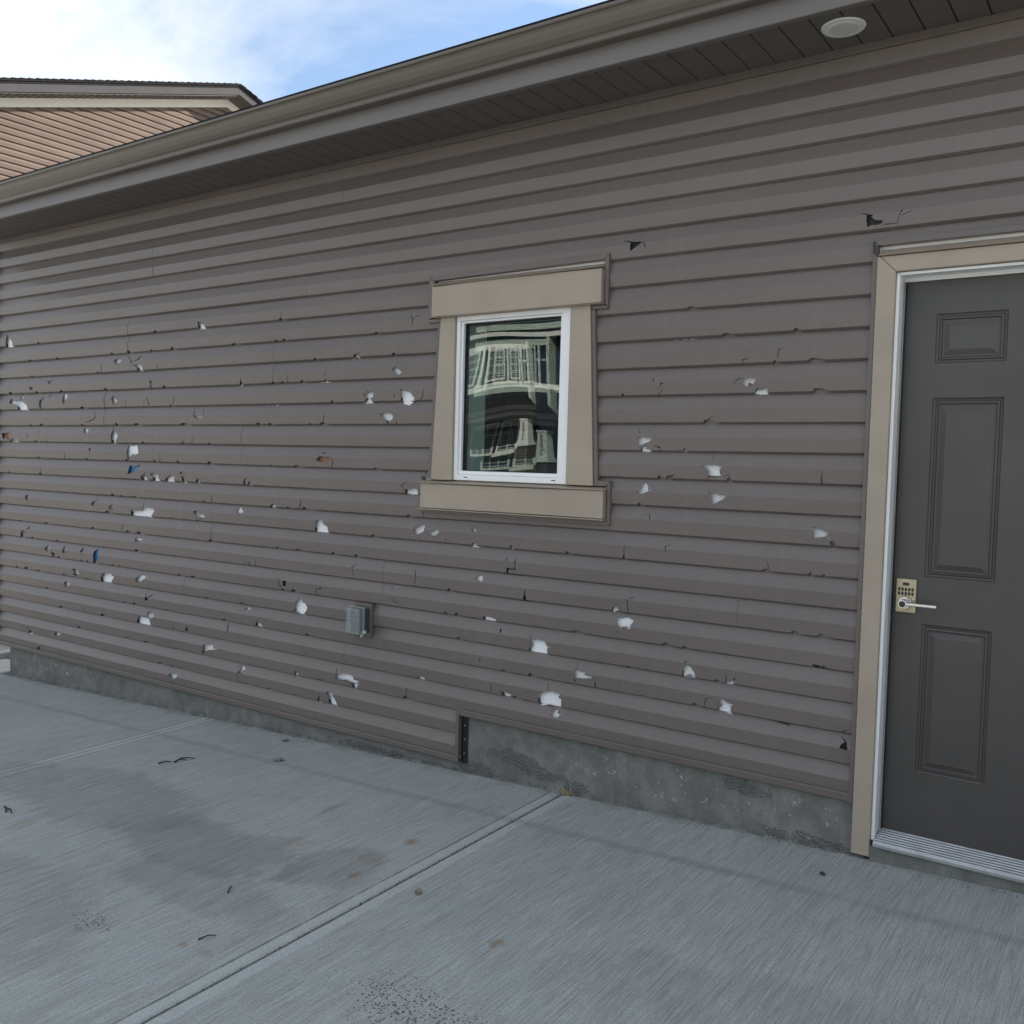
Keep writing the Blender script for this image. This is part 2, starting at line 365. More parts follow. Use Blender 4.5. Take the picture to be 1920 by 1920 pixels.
def cyl(name, c0, c1, r0, r1, mat, parent=None, seg=28, smooth=True, bevel=0):
    c0, c1 = Vector(c0), Vector(c1); d = (c1 - c0).normalized(); q = d.to_track_quat('Z', 'Y')
    ring = [q @ Vector((math.cos(2 * math.pi * i / seg), math.sin(2 * math.pi * i / seg), 0)) for i in range(seg)]
    v = [c0 + r * r0 for r in ring] + [c1 + r * r1 for r in ring]
    f = [(i, (i + 1) % seg, seg + (i + 1) % seg, seg + i) for i in range(seg)] + [tuple(range(seg))[::-1], tuple(range(seg, 2 * seg))]
    o = obj(name, v, f, mat, parent, bevel)
    if smooth:
        for p in o.data.polygons[:seg]: p.use_smooth = True
    return o
def thing(name, label, cat, loc=(0, 0, 0), group=None):
    o = bpy.data.objects.new(name, None); C.objects.link(o); o.location = loc; o.empty_display_size = .2
    o['label'] = label; o['category'] = cat
    if group: o['group'] = group
    return o
def part_empty(name, parent, loc):
    o = bpy.data.objects.new(name, None); C.objects.link(o); o.location = loc; o.empty_display_size = .1; put(o, parent); return o
def tag(o, label, cat, group=None):
    o['label'] = label; o['category'] = cat
    if group: o['group'] = group
    return o
def structure(o): o['kind'] = 'structure'; return o

H = 0.1143; ZT = 19.3 * H
def zline(k): return ZT - k * H
def gz(x, y): return .0848 + .04112 * x + .01733 * y

# ------------------------------------------------------------------ ground
def terrain():
    xs = [-400, -120, -40, -20, -14, -11, -9, -7.72, 6, 9, 14, 40, 120, 400]; ys = [-400, -120, -40, -26, -19, -13.2, -6.6, -3, 0, 3, 12, 40, 120, 400]
    cl = lambda v, a, b: max(a, min(b, v))
    v = [(x, y, gz(cl(x, -12, 6), cl(y, -16, 3)) - .06) for y in ys for x in xs]
    n = len(xs); f = [(j * n + i, j * n + i + 1, (j + 1) * n + i + 1, (j + 1) * n + i) for j in range(len(ys) - 1) for i in range(n - 1)]
    return structure(obj('ground', v, f, M['gravel']))
ground = terrain()
driveway = bpy.data.objects.new('driveway', None); C.objects.link(driveway); driveway.location = (-2.2, -3, gz(-2.2, -3)); structure(driveway)
def slab(x0, x1, y0, y1, jag=True):
    """one poured slab: top follows the slope, rounded tooled edges, ragged edge against the wall"""
    rnd = random.Random(int(x0 * 100) + int(y0 * 10))
    nx = max(3, int((x1 - x0) / .035)) if jag else 3
    xs = [x0 + (x1 - x0) * i / nx for i in range(nx + 1)]
    v, f = [], []
    e = .006
    rows = []
    for j, (yy, dz, ins) in enumerate(((y0, -e, 0), (y0 + e, 0, e), (y1 - .05, 0, e), (y1, 0, e), (y1 + .001, -.03, 0))):
        row = []
        for i, x in enumerate(xs):
            xx = x
            y = yy
            if j == 3 and jag: y = yy + rnd.uniform(-.006, .004) + .004 * math.sin(x * 7)
            if j == 4 and jag: y = rows_last[i] + .002
            dzz = dz
            if i == 0 or i == nx: dzz = min(dz, -e)
            if i == 1 and nx > 3: xx = x0 + e
            if i == nx - 1 and nx > 3: xx = x1 - e
            if nx == 3 and i == 1: xx = x0 + e
            if nx == 3 and i == 2: xx = x1 - e
            row.append(len(v)); v.append((xx, y, gz(xx, y) + dzz))
        if j == 3: rows_last = [v[q][1] for q in row]
        rows.append(row)
    for a, b in zip(rows, rows[1:]):
        for i in range(len(a) - 1): f.append((a[i], a[i + 1], b[i + 1], b[i]))
    # sides
    bot = []
    rim = rows[0] + [r[-1] for r in rows[1:]] + rows[-1][::-1][1:] + [r[0] for r in rows[1:-1]][::-1]
    for q in rim: bot.append(len(v)); v.append((v[q][0], v[q][1], gz(v[q][0], v[q][1]) - .055))
    k = len(rim)
    for i in range(k): f.append((rim[i], bot[i], bot[(i + 1) % k], rim[(i + 1) % k]))
    return obj('slab', v, f, M['driveway'], driveway)
for (x0, x1) in ((-7.06, -4.627), (-4.614, -2.159), (-2.145, .30), (.313, 2.75)):
    slab(x0, x1, -3.895, -.002)
    slab(x0, x1, -6.55, -3.905, False)
# tooled line marks: thin raised arris along the joint
road = structure(obj('road', [(-60, -13.2, gz(-12, -13.2) - .05), (60, -13.2, gz(6, -13.2) - .05), (60, -6.58, gz(6, -6.58) - .05), (-60, -6.58, gz(-12, -6.58) - .05), (6, -13.2, gz(6, -13.2) - .05), (6, -6.58, gz(6, -6.58) - .05), (-12, -13.2, gz(-12, -13.2) - .05), (-12, -6.58, gz(-12, -6.58) - .05)], [(0, 6, 7, 3), (6, 4, 5, 7), (4, 1, 2, 5)], M['asphalt']))
def ramp_box(name, x0, x1, y0, y1, t, mat, h=.06):
    v = [(x, y, gz(max(-12, min(6, x)), y) + dz) for x in (x0, x1) for y in (y0, y1) for dz in (-h, t)]
    return obj(name, v, BF, mat, None, .012)
structure(ramp_box('kerb', -60, 60, -13.42, -13.2, .07, M['kerbstone']))
structure(ramp_box('sidewalk', -60, 60, -14.9, -13.424, .065, M['sidewalk']))
# pale concrete gutter past the corner of the garage
k1 = structure(obj('concrete_apron', [(x, y, gz(x, y) + dz) for x in (-7.60, -7.068) for y in (-6.5, .30) for dz in (-.05, .012)], BF, M['kerbstone'], None, .008))
k2 = structure(obj('kerb', [(x, y, gz(x, y) + dz) for x in (-7.72, -7.608) for y in (-6.5, 6.0) for dz in (-.05, .06)], BF, M['kerbstone'], None, .012))

# ------------------------------------------------------------------ garage
garage = thing('garage', 'taupe sided garage with hail-shattered siding, beige window trim and grey entry door', 'garage', (-2.5, 1.5, 0.0))
XL, XR, YB = -7.10, 2.6, 6.4                     # siding ends, back wall
FX0 = -6.97
# structural walls: house wrap over sheathing, with openings
WX0, WX1, WZ0, WZ1 = -2.806, -2.172, 1.372, 2.145   # window rough opening
DX0, DX1, DZ1 = -.832, .125, 2.165                 # door opening
def wall_cells(xb, zb, y0, y1, skip, name, mat):
    lst = []
    for i in range(len(xb) - 1):
        for j in range(len(zb) - 1):
            if (i, j) in skip: continue
            lst.append((xb[i], xb[i + 1], y0, y1, zb[j], zb[j + 1]))
    bm = bmesh.new()
    for (x0, x1, a, b, z0, z1) in lst:
        vs = [bm.verts.new((x, y, z)) for x in (x0, x1) for y in (a, b) for z in (z0, z1)]
        for q in BF: bm.faces.new([vs[i] for i in q])
    bmesh.ops.remove_doubles(bm, verts=bm.verts, dist=1e-5)
    seen = {}
    for fc in list(bm.faces):
        key = tuple(round(c, 4) for c in fc.calc_center_median())
        seen.setdefault(key, []).append(fc)
    for k, fs in seen.items():
        if len(fs) > 1:
            for fc in fs: bm.faces.remove(fc)
    bmesh.ops.recalc_face_normals(bm, faces=bm.faces)
    me = bpy.data.meshes.new(name); bm.to_mesh(me); bm.free()
    return link(name, me, mat, garage)
WRAP_Y = .0178
wall_cells([XL + .005, WX0, WX1, DX0, DX1, XR], [.03, WZ0, WZ1, DZ1, 3.10], WRAP_Y, .14, {(1, 1), (3, 0), (3, 1), (3, 2)}, 'sheathed_wall', M['wrap'])
boxes('inner_wall', [(XL + .005, XL + .1, .1405, YB, .0, 3.10), (XR - .1, XR, .1405, YB, .0, 3.10), (XL + .101, XR - .101, YB - .1, YB, .0, 3.10)], M['inside'], garage)
box('garage_floor', XL + .101, XR - .101, .1405, YB - .101, .02, .09, M['inside'], garage)
box('garage_ceiling', XL + .101, XR - .101, .1405, YB - .101, 2.95, 2.99, M['inside'], garage)
# roof
ridge_y = 3.0; ez = 3.150; pit = .333
rz = lambda y: ez + pit * (y + .40)
t_ = .03
prism_x('roof', [(-.415, ez), (ridge_y, rz(ridge_y)), (2 * ridge_y + .415, ez), (2 * ridge_y + .415, ez + t_), (ridge_y, rz(ridge_y) + t_), (-.415, ez + t_)], -7.35, 2.9, M['shingle'], garage)
for xx in (XL + .03, XR - .03):
    prism_gen('gable_end', [(xx, .0, 3.02), (xx, ridge_y, rz(ridge_y) - .01), (xx, 2 * ridge_y, 3.02)], [(xx + .03, .0, 3.02), (xx + .03, ridge_y, rz(ridge_y) - .01), (xx + .03, 2 * ridge_y, 3.02)], M['vinyl_trim'], garage)
# foundation
boxes('foundation', [(FX0, -2.743, WRAP_Y - .001, .16, -.45, .0295), (-2.7425, DX0 - .002, WRAP_Y - .001, .16, -.45, .262)], M['foundation'], garage)
box('door_step', DX0 - .0005, DX1 + .002, -.0185, .16, -.3, .1085, M['foundation'], garage)
# ragged mortar bead where slab meets wall
def bead():
    rnd = random.Random(3); v, f = [], []; x = FX0 + .005; rows = []
    while x < DX0 - .02:
        w = max(0.001, .010 + rnd.uniform(-.010, .012) + .006 * math.sin(x * 3.1)); h = max(.001, .008 + rnd.uniform(-.007, .012))
        g = gz(x, 0); r = []
        for (y, z) in ((WRAP_Y - .0015, g - .02), (WRAP_Y - .0015, g + h), (-.002 - w * .3, g + h * .5), (-.004 - w, g - .012)):
            r.append(len(v)); v.append((x, y, z))
        rows.append(r); x += rnd.uniform(.012, .03)
    for a, b in zip(rows, rows[1:]):
        for i in range(3): f.append((a[i], a[i + 1], b[i + 1], b[i]))
    return obj('mortar_bead', v, f, M['foundation'], garage)
bead()

# ---- siding with the hail damage cut out of it
BRK, REC, RET, OV, TH, TILT = .52, .016, .0155, .022, .0014, .0050
BH, BV = .0070, .0110            # rolled-under lower edge
DMG = """h-6994,2216,-6979,2273,-6985,2303,-6946,2265,-6924,2264,-6901,2242,-6898,2209 h-4771,2248,-4732,2239,-4708,2221,-4710,2200,-4824,2206,-4764,2212
n0,-5204,-5157 n0,-6560,-6525 n1,-6676,-6622 n1,-6319,-6285 n1,-5662,-5625 n1,-5481,-5424 n1,-5237,-5203 n1,-5031,-4978 n1,-4461,-4375
h-5630,2058,-5595,2068,-5547,2052,-5559,2035,-5588,2027,-5615,2040 h-5376,2045,-5358,2069,-5324,2067,-5326,2042 c-5483,2075,-5424,2035,-5434,2011
c-5424,2033,-5370,2048 h-5402,2015,-5362,2022,-5325,2012,-5306,1980,-5352,1979,-5373,1996 h-5222,1979,-5173,1988,-5209,1978 c-5162,2021,-5160,1980
c-5769,2036,-5768,1985 n2,-5825,-5779 h-6440,1944,-6400,1941,-6364,1950,-6368,1921,-6400,1922 h-6666,1909,-6614,1904,-6623,1886,-6658,1890
h-5240,1912,-5213,1913,-5224,1865,-5235,1868 h-4380,1882,-4359,1884,-4378,1857,-4403,1857 c-4372,1906,-4372,1880 n3,-5740,-5679 n3,-6944,-6888
n3,-6587,-6534 n3,-6268,-6234 n2,-6645,-6600 n3,-5102,-5062
h-6932,1793,-6929,1833,-6866,1814,-6791,1816,-6798,1851,-6760,1845,-6759,1810,-6705,1785,-6686,1751,-6815,1749,-6843,1787,-6894,1792
h-6538,1775,-6524,1817,-6483,1844,-6484,1811,-6510,1758 c-6430,1833,-6390,1849 h-6230,1798,-6240,1851,-6193,1852,-6180,1818,-6217,1783
h-5652,1810,-5640,1831,-5607,1809,-5580,1794,-5606,1781,-5632,1767,-5643,1791 c-5496,1789,-5507,1757,-5545,1752 c-5297,1781,-5321,1757,-5371,1755
c-5267,1810,-5253,1777,-5251,1756 c-4992,1805,-4999,1765 n4,-6013,-5933 h-5029,1762,-4969,1761,-4973,1747,-5039,1746
h-4802,1691,-4701,1688,-4722,1676,-4770,1674 c-4805,1727,-4792,1690 c-4714,1734,-4708,1690 c-5859,1725,-5830,1698,-5849,1676,-5955,1655 n5,-6004,-5972
n5,-6659,-6623 n5,-6525,-6455 n5,-5610,-5565 n5,-5398,-5313 n5,-4920,-4817 r-7046,1582,-6947,1588,-6943,1536,-7031,1540
h-6927,1541,-6826,1549,-6819,1525,-6930,1524 c-6679,1582,-6690,1555 c-6426,1550,-6429,1527 c-6545,1606,-6540,1587 c-6924,1601,-6928,1581
h-5983,1602,-5968,1621,-5932,1612,-5922,1592,-5950,1579 h-5656,1558,-5643,1596,-5635,1611,-5604,1587,-5576,1577,-5582,1558,-5612,1526,-5649,1526
c-5648,1629,-5636,1602 c-5560,1607,-5591,1585 n6,-6596,-6543 n6,-5319,-5291 n6,-4912,-4873 n6,-4661,-4630 c-4808,1563,-4815,1524 c-4900,1547,-4895,1523
h-5916,1478,-5908,1489,-5888,1478,-5897,1462
h-5479,1466,-5478,1502,-5452,1510,-5425,1503,-5408,1512,-5383,1508,-5346,1459,-5389,1448,-5435,1444,-5454,1417,-5471,1426 n7,-6561,-6507 n7,-5947,-5916
n7,-5493,-5464 n7,-5199,-5158 n7,-4960,-4934 n7,-4668,-4606 c-6198,1456,-6208,1415 c-5125,1459,-5130,1410
b-5466,1324,-5451,1356,-5455,1383,-5417,1375,-5348,1387,-5339,1377,-5403,1339,-5427,1332 h-5333,1309,-5299,1330,-5276,1324,-5259,1295,-5303,1296
c-5289,1352,-5271,1323 h-5225,1330,-5193,1344,-5173,1322,-5150,1334,-5128,1291,-5209,1288,-5197,1308
h-5073,1306,-5017,1332,-5003,1319,-4977,1322,-5002,1289,-5074,1289 h-4925,1350,-4909,1357,-4897,1346,-4914,1335
h-4914,1324,-4888,1334,-4879,1310,-4871,1286,-4902,1288 h-4787,1294,-4762,1315,-4726,1314,-4757,1289 c-4733,1315,-4695,1320
h-4335,1325,-4306,1339,-4322,1321,-4331,1293,-4340,1295 h-4305,1306,-4287,1322,-4269,1293,-4304,1290 n8,-6973,-6916 n8,-6538,-6494
c-6944,1329,-6945,1302 c-6509,1347,-6512,1302 n9,-5652,-5607 n9,-5547,-5518 n9,-5416,-5343 n9,-4702,-4677 c-4623,1224,-4627,1184
h-6722,1135,-6684,1147,-6652,1122,-6700,1102 h-5881,1104,-5860,1136,-5827,1142,-5844,1111 c-5831,1139,-5816,1153
h-5681,1098,-5653,1121,-5618,1125,-5612,1109,-5640,1088,-5670,1088 c-5653,1089,-5661,1069
h-5433,1067,-5424,1101,-5407,1095,-5333,1098,-5294,1119,-5258,1125,-5185,1119,-5180,1102,-5232,1060,-5322,1064 c-5298,1167,-5298,1118
h-4794,1118,-4769,1128,-4740,1112,-4735,1100,-4700,1110,-4681,1094,-4717,1078,-4743,1087,-4775,1102 c-4713,1133,-4753,1125
h-4406,1144,-4389,1162,-4370,1165,-4355,1147,-4338,1139,-4366,1131,-4382,1122 n10,-5714,-5628 n10,-5025,-4998 n10,-4763,-4738
h-6786,867,-6752,886,-6716,882,-6732,860,-6756,837,-6783,846 h-6695,900,-6669,924,-6660,902 n11,-6806,-6769 n11,-6455,-6385 n11,-5878,-5822
n11,-5487,-5399 n11,-5363,-5277 n11,-4649,-4587 c-5514,1003,-5533,963 h-5391,899,-5384,927,-5342,922,-5307,915,-5324,905,-5375,898 n12,-6636,-6591
n12,-6312,-6269 h-6459,774,-6437,797,-6392,797,-6391,776,-6433,755 h-6230,772,-6226,804,-6187,810,-6197,769,-6224,758
h-6017,784,-5999,815,-5973,819,-5983,784 b-5855,730,-5852,795,-5839,810,-5808,822,-5794,755,-5832,726 d-6380,757,-6329,752,-6341,727,-6362,735
n13,-6292,-6241 n13,-6005,-5972 n13,-5939,-5914 n13,-5649,-5581 n13,-5566,-5521 n12,-5384,-5311 n13,-4941,-4888 n13,-4810,-4745 c-6722,640,-6728,610
c-6727,620,-6681,624 n14,-6853,-6815 n14,-6569,-6472 h-6102,661,-6075,669,-6038,665,-6027,638,-6053,620,-6107,625,-6078,638
h-6236,613,-6211,623,-6184,615,-6243,600 h-5767,630,-5741,665,-5699,675,-5647,669,-5608,651,-5652,611,-5725,606,-5762,609
h-5379,657,-5350,682,-5321,698,-5282,692,-5277,675,-5310,654,-5358,640 n14,-5940,-5908 n14,-5246,-5218 n14,-4668,-4631
h-6205,559,-6194,570,-6139,565,-6132,544,-6203,529 n15,-6446,-6384 n15,-5497,-5467 n15,-5402,-5358 n15,-5065,-5037
d-5275,536,-5270,557,-5247,554,-5239,544,-5261,533 c-5268,578,-5268,554 c-5199,581,-5243,554
h-5259,444,-5247,464,-5201,464,-5179,444,-5209,427,-5242,430 h-5360,390,-5341,424,-5302,431,-5265,426,-5229,423,-5209,379,-5256,377,-5331,382
c-5958,419,-5963,377 n16,-5761,-5645 n16,-6272,-6179 c-4979,419,-4982,389 c-4479,480,-4464,437 h-4864,404,-4844,421,-4824,416,-4838,390,-4858,390
h-4381,610,-4347,622,-4308,615,-4335,609 h-4329,580,-4309,595,-4279,589,-4308,577 h-6707,141,-6645,177,-6610,154,-6686,140 c-6674,206,-6688,166
h-6330,181,-6317,206,-6280,208,-6244,200,-6274,180,-6322,172 c-6004,282,-6002,264 n17,-6039,-5989 n17,-5495,-5465 n17,-5283,-5165 n17,-4967,-4908
n15,-4507,-4470 h-4694,274,-4687,330,-4643,332,-4613,350,-4580,311,-4641,303,-4676,285 c-4584,315,-4543,328 d-6556,62,-6527,76,-6521,57,-6549,49
h-5024,94,-5010,108,-4973,109,-4944,118,-4937,97,-4966,79,-4988,76 c-4994,77,-4998,38 h-4368,206,-4354,233,-4335,250,-4308,229,-4336,211
n18,-5129,-5068 n18,-4999,-4953 n18,-4936,-4854 n18,-4299,-4275 c-4032,2251,-4061,2209 n0,-4064,-4003 h-3093,2154,-3082,2157,-3083,2134,-3091,2137
c-3106,2171,-3086,2152 c-3050,2170,-3082,2152 c-3086,2139,-3091,2124 n1,-3347,-3307 n1,-4087,-4062 n1,-4028,-3991
h-3501,1982,-3484,1995,-3451,1997,-3455,1974,-3512,1973 n2,-3784,-3750 c-3266,1985,-3235,1981 c-3221,1990,-3199,1989,-3204,1978
h-3220,1908,-3197,1924,-3182,1914,-3166,1906,-3154,1894,-3167,1882,-3192,1881,-3196,1896 n3,-4111,-4079 n3,-4034,-4002 c-3979,1905,-3998,1864
n3,-3885,-3840 h-3735,1864,-3695,1878,-3662,1871,-3658,1860,-3741,1859 c-3693,1910,-3693,1896
h-3418,1793,-3387,1796,-3376,1811,-3367,1800,-3341,1799,-3343,1777,-3368,1767,-3349,1759,-3365,1744,-3427,1745,-3410,1756,-3389,1767,-3398,1782
h-3310,1749,-3273,1763,-3252,1758,-3279,1748
h-3159,1812,-3135,1805,-3089,1790,-3072,1769,-3072,1749,-3046,1749,-3095,1742,-3105,1732,-3149,1736,-3158,1763 c-3008,1803,-3014,1774,-3054,1750
c-3198,1794,-3201,1774 h-4156,1760,-4118,1761,-4038,1752,-4079,1744,-4167,1745 c-4030,1765,-4048,1751 n4,-3647,-3618
h-3289,1687,-3261,1697,-3217,1692,-3203,1679,-3208,1664,-3228,1653,-3244,1643,-3248,1661,-3277,1668 c-3184,1665,-3178,1645
c-3692,1689,-3702,1668,-3688,1636 n5,-3728,-3667 n5,-3812,-3786 n5,-4236,-4191 n5,-4136,-4086
r-3747,1452,-3719,1468,-3643,1467,-3650,1446,-3688,1435,-3731,1442 c-3642,1464,-3621,1444,-3644,1405 c-3713,1491,-3690,1485,-3673,1492 n7,-4117,-4084
n7,-3929,-3839 n7,-3338,-3265 c-3215,1418,-3211,1408 h-3119,1290,-3113,1316,-3070,1317,-3055,1325,-3032,1315,-3035,1291
c-3100,1355,-3137,1334,-3118,1305 h-4145,1178,-4089,1198,-4065,1193,-4090,1179 n9,-3976,-3955 n9,-3849,-3807 n9,-3823,-3751
c-3861,1233,-3863,1208,-3893,1184 h-3753,1061,-3742,1126,-3690,1127,-3688,1106,-3658,1100,-3647,1063
h-3055,1115,-3043,1134,-3007,1144,-2997,1155,-2984,1138,-2986,1116,-3020,1098,-3047,1099
h-2966,1112,-2935,1118,-2926,1125,-2889,1132,-2893,1113,-2917,1097,-2945,1100 c-2852,1087,-2840,1067 n9,-3103,-3050 n10,-3344,-3288 n11,-4056,-4028
n11,-3897,-3876 n11,-3870,-3839 n11,-3625,-3575 n11,-3454,-3416 c-4223,878,-4230,839 c-4315,859,-4345,842,-4375,837 c-4285,861,-4281,846
c-3442,915,-3468,896,-3455,855 c-3044,921,-3032,890,-3042,849 d-3996,778,-3969,778,-3973,750,-3996,748 d-4031,741,-4014,753,-4007,743
c-4034,792,-4025,752 d-3739,758,-3732,757,-3731,726,-3738,725 c-3729,757,-3652,770 c-3201,810,-3157,824 c-3186,761,-3165,743,-3133,760 n13,-4010,-3967
n13,-3924,-3860 n12,-2834,-2801 h-3952,611,-3902,620,-3896,659,-3878,683,-3849,692,-3840,672,-3811,668,-3797,651,-3813,622,-3858,608
h-4381,612,-4354,619,-4308,616,-4322,608 h-4330,575,-4310,597,-4273,587,-4308,578 h-4233,494,-4212,521,-4175,519,-4155,501,-4183,496
c-4215,537,-4210,522 n15,-4513,-4476 n15,-3806,-3779 c-4468,482,-4465,441 n13,-2848,-2828 n13,-2785,-2752 n14,-2773,-2741
h-4367,210,-4348,247,-4322,249,-4307,227,-4343,209 n18,-4315,-4263 n18,-4115,-4054 n18,-3894,-3873 h-3907,273,-3881,290,-3857,276,-3895,264
h-3578,294,-3570,318,-3536,329,-3476,333,-3448,325,-3442,311,-3403,305,-3423,292,-3474,297,-3535,295 c-3575,344,-3566,321 c-3445,338,-3449,321
h-3469,287,-3408,289,-3426,272,-3448,274 n17,-3705,-3664 h-3015,386,-2984,396,-2963,390,-2994,381 c-3072,325,-3081,296,-3073,267 n17,-3098,-3016
h-3648,210,-3622,218,-3598,211,-3583,186,-3553,150,-3601,146,-3627,163,-3620,191 h-3726,151,-3692,160,-3656,155,-3708,142 c-3690,190,-3707,161
h-2701,1145,-2676,1149,-2669,1136,-2682,1124 h-2731,1061,-2691,1076,-2678,1080,-2657,1072,-2632,1063,-2686,1057
h-2478,1074,-2467,1085,-2450,1074,-2472,1067 n10,-2170,-2149 c-1881,1121,-1881,1075 n10,-1888,-1872 c-1670,1141,-1692,1132,-1687,1107
d-2490,957,-2486,979,-2445,976,-2439,997,-2435,974,-2478,970,-2480,959 c-2489,1022,-2489,1010 c-2439,1024,-2440,998
h-2665,906,-2658,924,-2640,927,-2626,921,-2624,905,-2637,896,-2654,902 c-2640,934,-2644,924 n12,-2834,-2801
d-2395,841,-2389,862,-2382,869,-2376,852,-2375,841 c-2381,888,-2382,866 h-1937,841,-1926,856,-1910,860,-1901,849,-1874,841,-1926,835
c-1871,899,-1857,888,-1853,842 c-1858,897,-1826,908
h-1909,791,-1908,807,-1884,814,-1854,821,-1828,807,-1840,790,-1839,772,-1851,771,-1856,782,-1883,776,-1899,780 c-1891,774,-1907,749 n13,-2785,-2752
h-2616,736,-2603,742,-2532,732,-2553,725,-2612,728 n13,-2127,-2066 n13,-1692,-1650 n13,-1599,-1576 d-2516,663,-2518,690,-2509,688,-2511,676
h-2350,609,-2345,674,-2321,663,-2306,668,-2267,667,-2250,642,-2254,609,-2283,609,-2299,611 n14,-2765,-2733 n14,-1849,-1824
h-2107,566,-2095,558,-2057,555,-2010,540,-2028,532,-2104,522 c-2097,593,-2097,562 c-2004,539,-2001,504 c-2104,523,-2107,505
h-1599,606,-1592,642,-1579,661,-1559,653,-1542,627,-1533,606 c-1563,679,-1585,671,-1584,655 n15,-2502,-2449 n15,-2349,-2306 n15,-1786,-1742
n15,-1550,-1509 c-2559,429,-2556,394 c-2626,542,-2625,523 h-2506,399,-2480,401,-2446,393,-2450,381,-2485,386 n16,-2435,-2382 c-2251,477,-2240,442
h-2295,393,-2286,421,-2263,436,-2223,445,-2177,439,-2186,424,-2169,417,-2174,381,-2289,368,-2276,382
h-2226,334,-2212,359,-2192,365,-2181,345,-2187,330,-2211,326 n1,-1633,-1573 h-1674,1976,-1636,1988,-1603,1987,-1609,1975 n2,-1477,-1425 n2,-1195,-1166
c-1227,1919,-1248,1915,-1252,1881 n3,-1271,-1241 c-1364,1888,-1390,1882,-1390,1866 n3,-1132,-1074 c-1773,1827,-1770,1813,-1781,1814
c-1720,1799,-1737,1800,-1742,1781 c-1727,1777,-1769,1750 n4,-1918,-1903 h-1389,1789,-1374,1809,-1350,1813,-1332,1808,-1342,1788,-1367,1778
c-1370,1812,-1404,1809,-1423,1794 h-1363,1749,-1326,1769,-1286,1773,-1286,1748 n4,-1110,-1052 c-1499,1666,-1519,1659,-1528,1643 n5,-1542,-1476
h-1831,1582,-1767,1577,-1779,1561,-1811,1552,-1834,1542 h-1819,1539,-1793,1541,-1758,1528,-1732,1519,-1821,1517
h-1688,1520,-1642,1527,-1624,1537,-1614,1533,-1622,1518 c-1838,1619,-1825,1596 c-1776,1616,-1788,1606 c-1760,1545,-1732,1539,-1725,1526
h-1546,1461,-1536,1472,-1460,1467,-1460,1426,-1517,1421,-1510,1445,-1524,1458 c-1500,1514,-1498,1474 c-1451,1426,-1428,1434,-1412,1409 n7,-1438,-1418
c-1991,1417,-1931,1412 c-1927,1422,-1920,1409 c-1665,1426,-1696,1419,-1704,1406 n7,-1739,-1704 c-1064,1451,-1068,1434,-1061,1416
h-1829,1351,-1813,1363,-1809,1382,-1795,1392,-1780,1372,-1779,1353,-1814,1342 c-1784,1360,-1747,1362 h-1500,1359,-1436,1351,-1443,1340,-1494,1312
c-1513,1359,-1493,1355 c-1784,1257,-1747,1267 c-1773,1263,-1764,1238 n8,-1825,-1802 h-1086,1241,-1064,1241,-1033,1231,-1040,1217,-1085,1209
c-1080,1254,-1082,1239 c-1094,1247,-1079,1245 c-1037,1216,-1005,1189 n10,-1278,-1223 n10,-1101,-1078 n10,-1049,-1032 c-1260,1105,-1245,1073
n12,-1156,-1102 n12,-1058,-1011 d-1445,725,-1435,731,-1406,727,-1372,730,-1362,720,-1372,725,-1408,722
d-1045,732,-1036,735,-1000,729,-1002,726,-1036,729 h-1413,618,-1386,621,-1344,608,-1414,601 n14,-1454,-1418 c-1409,649,-1406,618
h-1439,496,-1438,539,-1431,535,-1420,546,-1401,532,-1366,528,-1385,519,-1385,484,-1406,489 c-1461,545,-1488,535,-1506,503 n15,-1549,-1508
d-1205,485,-1193,493,-1150,487,-1157,483 d-959,440,-952,453,-935,464,-930,433,-952,436 c-958,478,-939,463 c-1003,492,-935,507
d-945,2378,-933,2374,-917,2359,-893,2353,-890,2344,-945,2338 c-962,2387,-924,2373 c-884,2339,-841,2338,-836,2362,-789,2374 c-836,2362,-825,2381
d-1896,2391,-1836,2383,-1864,2372,-1885,2360,-1898,2351 c-1940,2401,-1896,2390 c-1836,2383,-1828,2361"""
def pip(x, y, poly):
    c = False; n = len(poly); j = n - 1
    for i in range(n):
        xi, yi = poly[i]; xj, yj = poly[j]
        if (yi > y) != (yj > y) and x < (xj - xi) * (y - yi) / (yj - yi) + xi: c = not c
        j = i
    return c
def clip(poly, z0, keep_above):
    out = []; n = len(poly)
    for i in range(n):
        a, b = poly[i], poly[(i + 1) % n]
        ia, ib = ((a[1] >= z0) == keep_above), ((b[1] >= z0) == keep_above)
        if ia: out.append(a)
        if ia != ib:
            t = (z0 - a[1]) / (b[1] - a[1]); out.append((a[0] + t * (b[0] - a[0]), z0))
    return out
holes = {}          # course -> polygons in (x, height above its lip)
patches = []; torn = []
rd = random.Random(11)
def add_poly(poly, through=False):
    zs = [q[1] for q in poly]
    k0 = math.floor((ZT - max(zs)) / H) + 1; k1 = math.floor((ZT - min(zs)) / H) + 1
    for k in range(k0, k1 + 1):
        zb = zline(k); p = clip(clip(poly, zb - .0, True), zb + H, False)
        if len(p) < 3: continue
        q = [(x, z - zb) for x, z in p]
        if max(s for _, s in q) < .010 and k0 != k1: continue
        q = [(x, -RET - .004 if s < .0125 else s) for x, s in q]
        if max(s for _, s in q) > 0: holes.setdefault(k, []).append(q)
        if through and min(s for _, s in q) < .0125: holes.setdefault(k + 1, []).append([(x, H + max(s, .0005)) for x, s in q])   # the hem behind is gone too
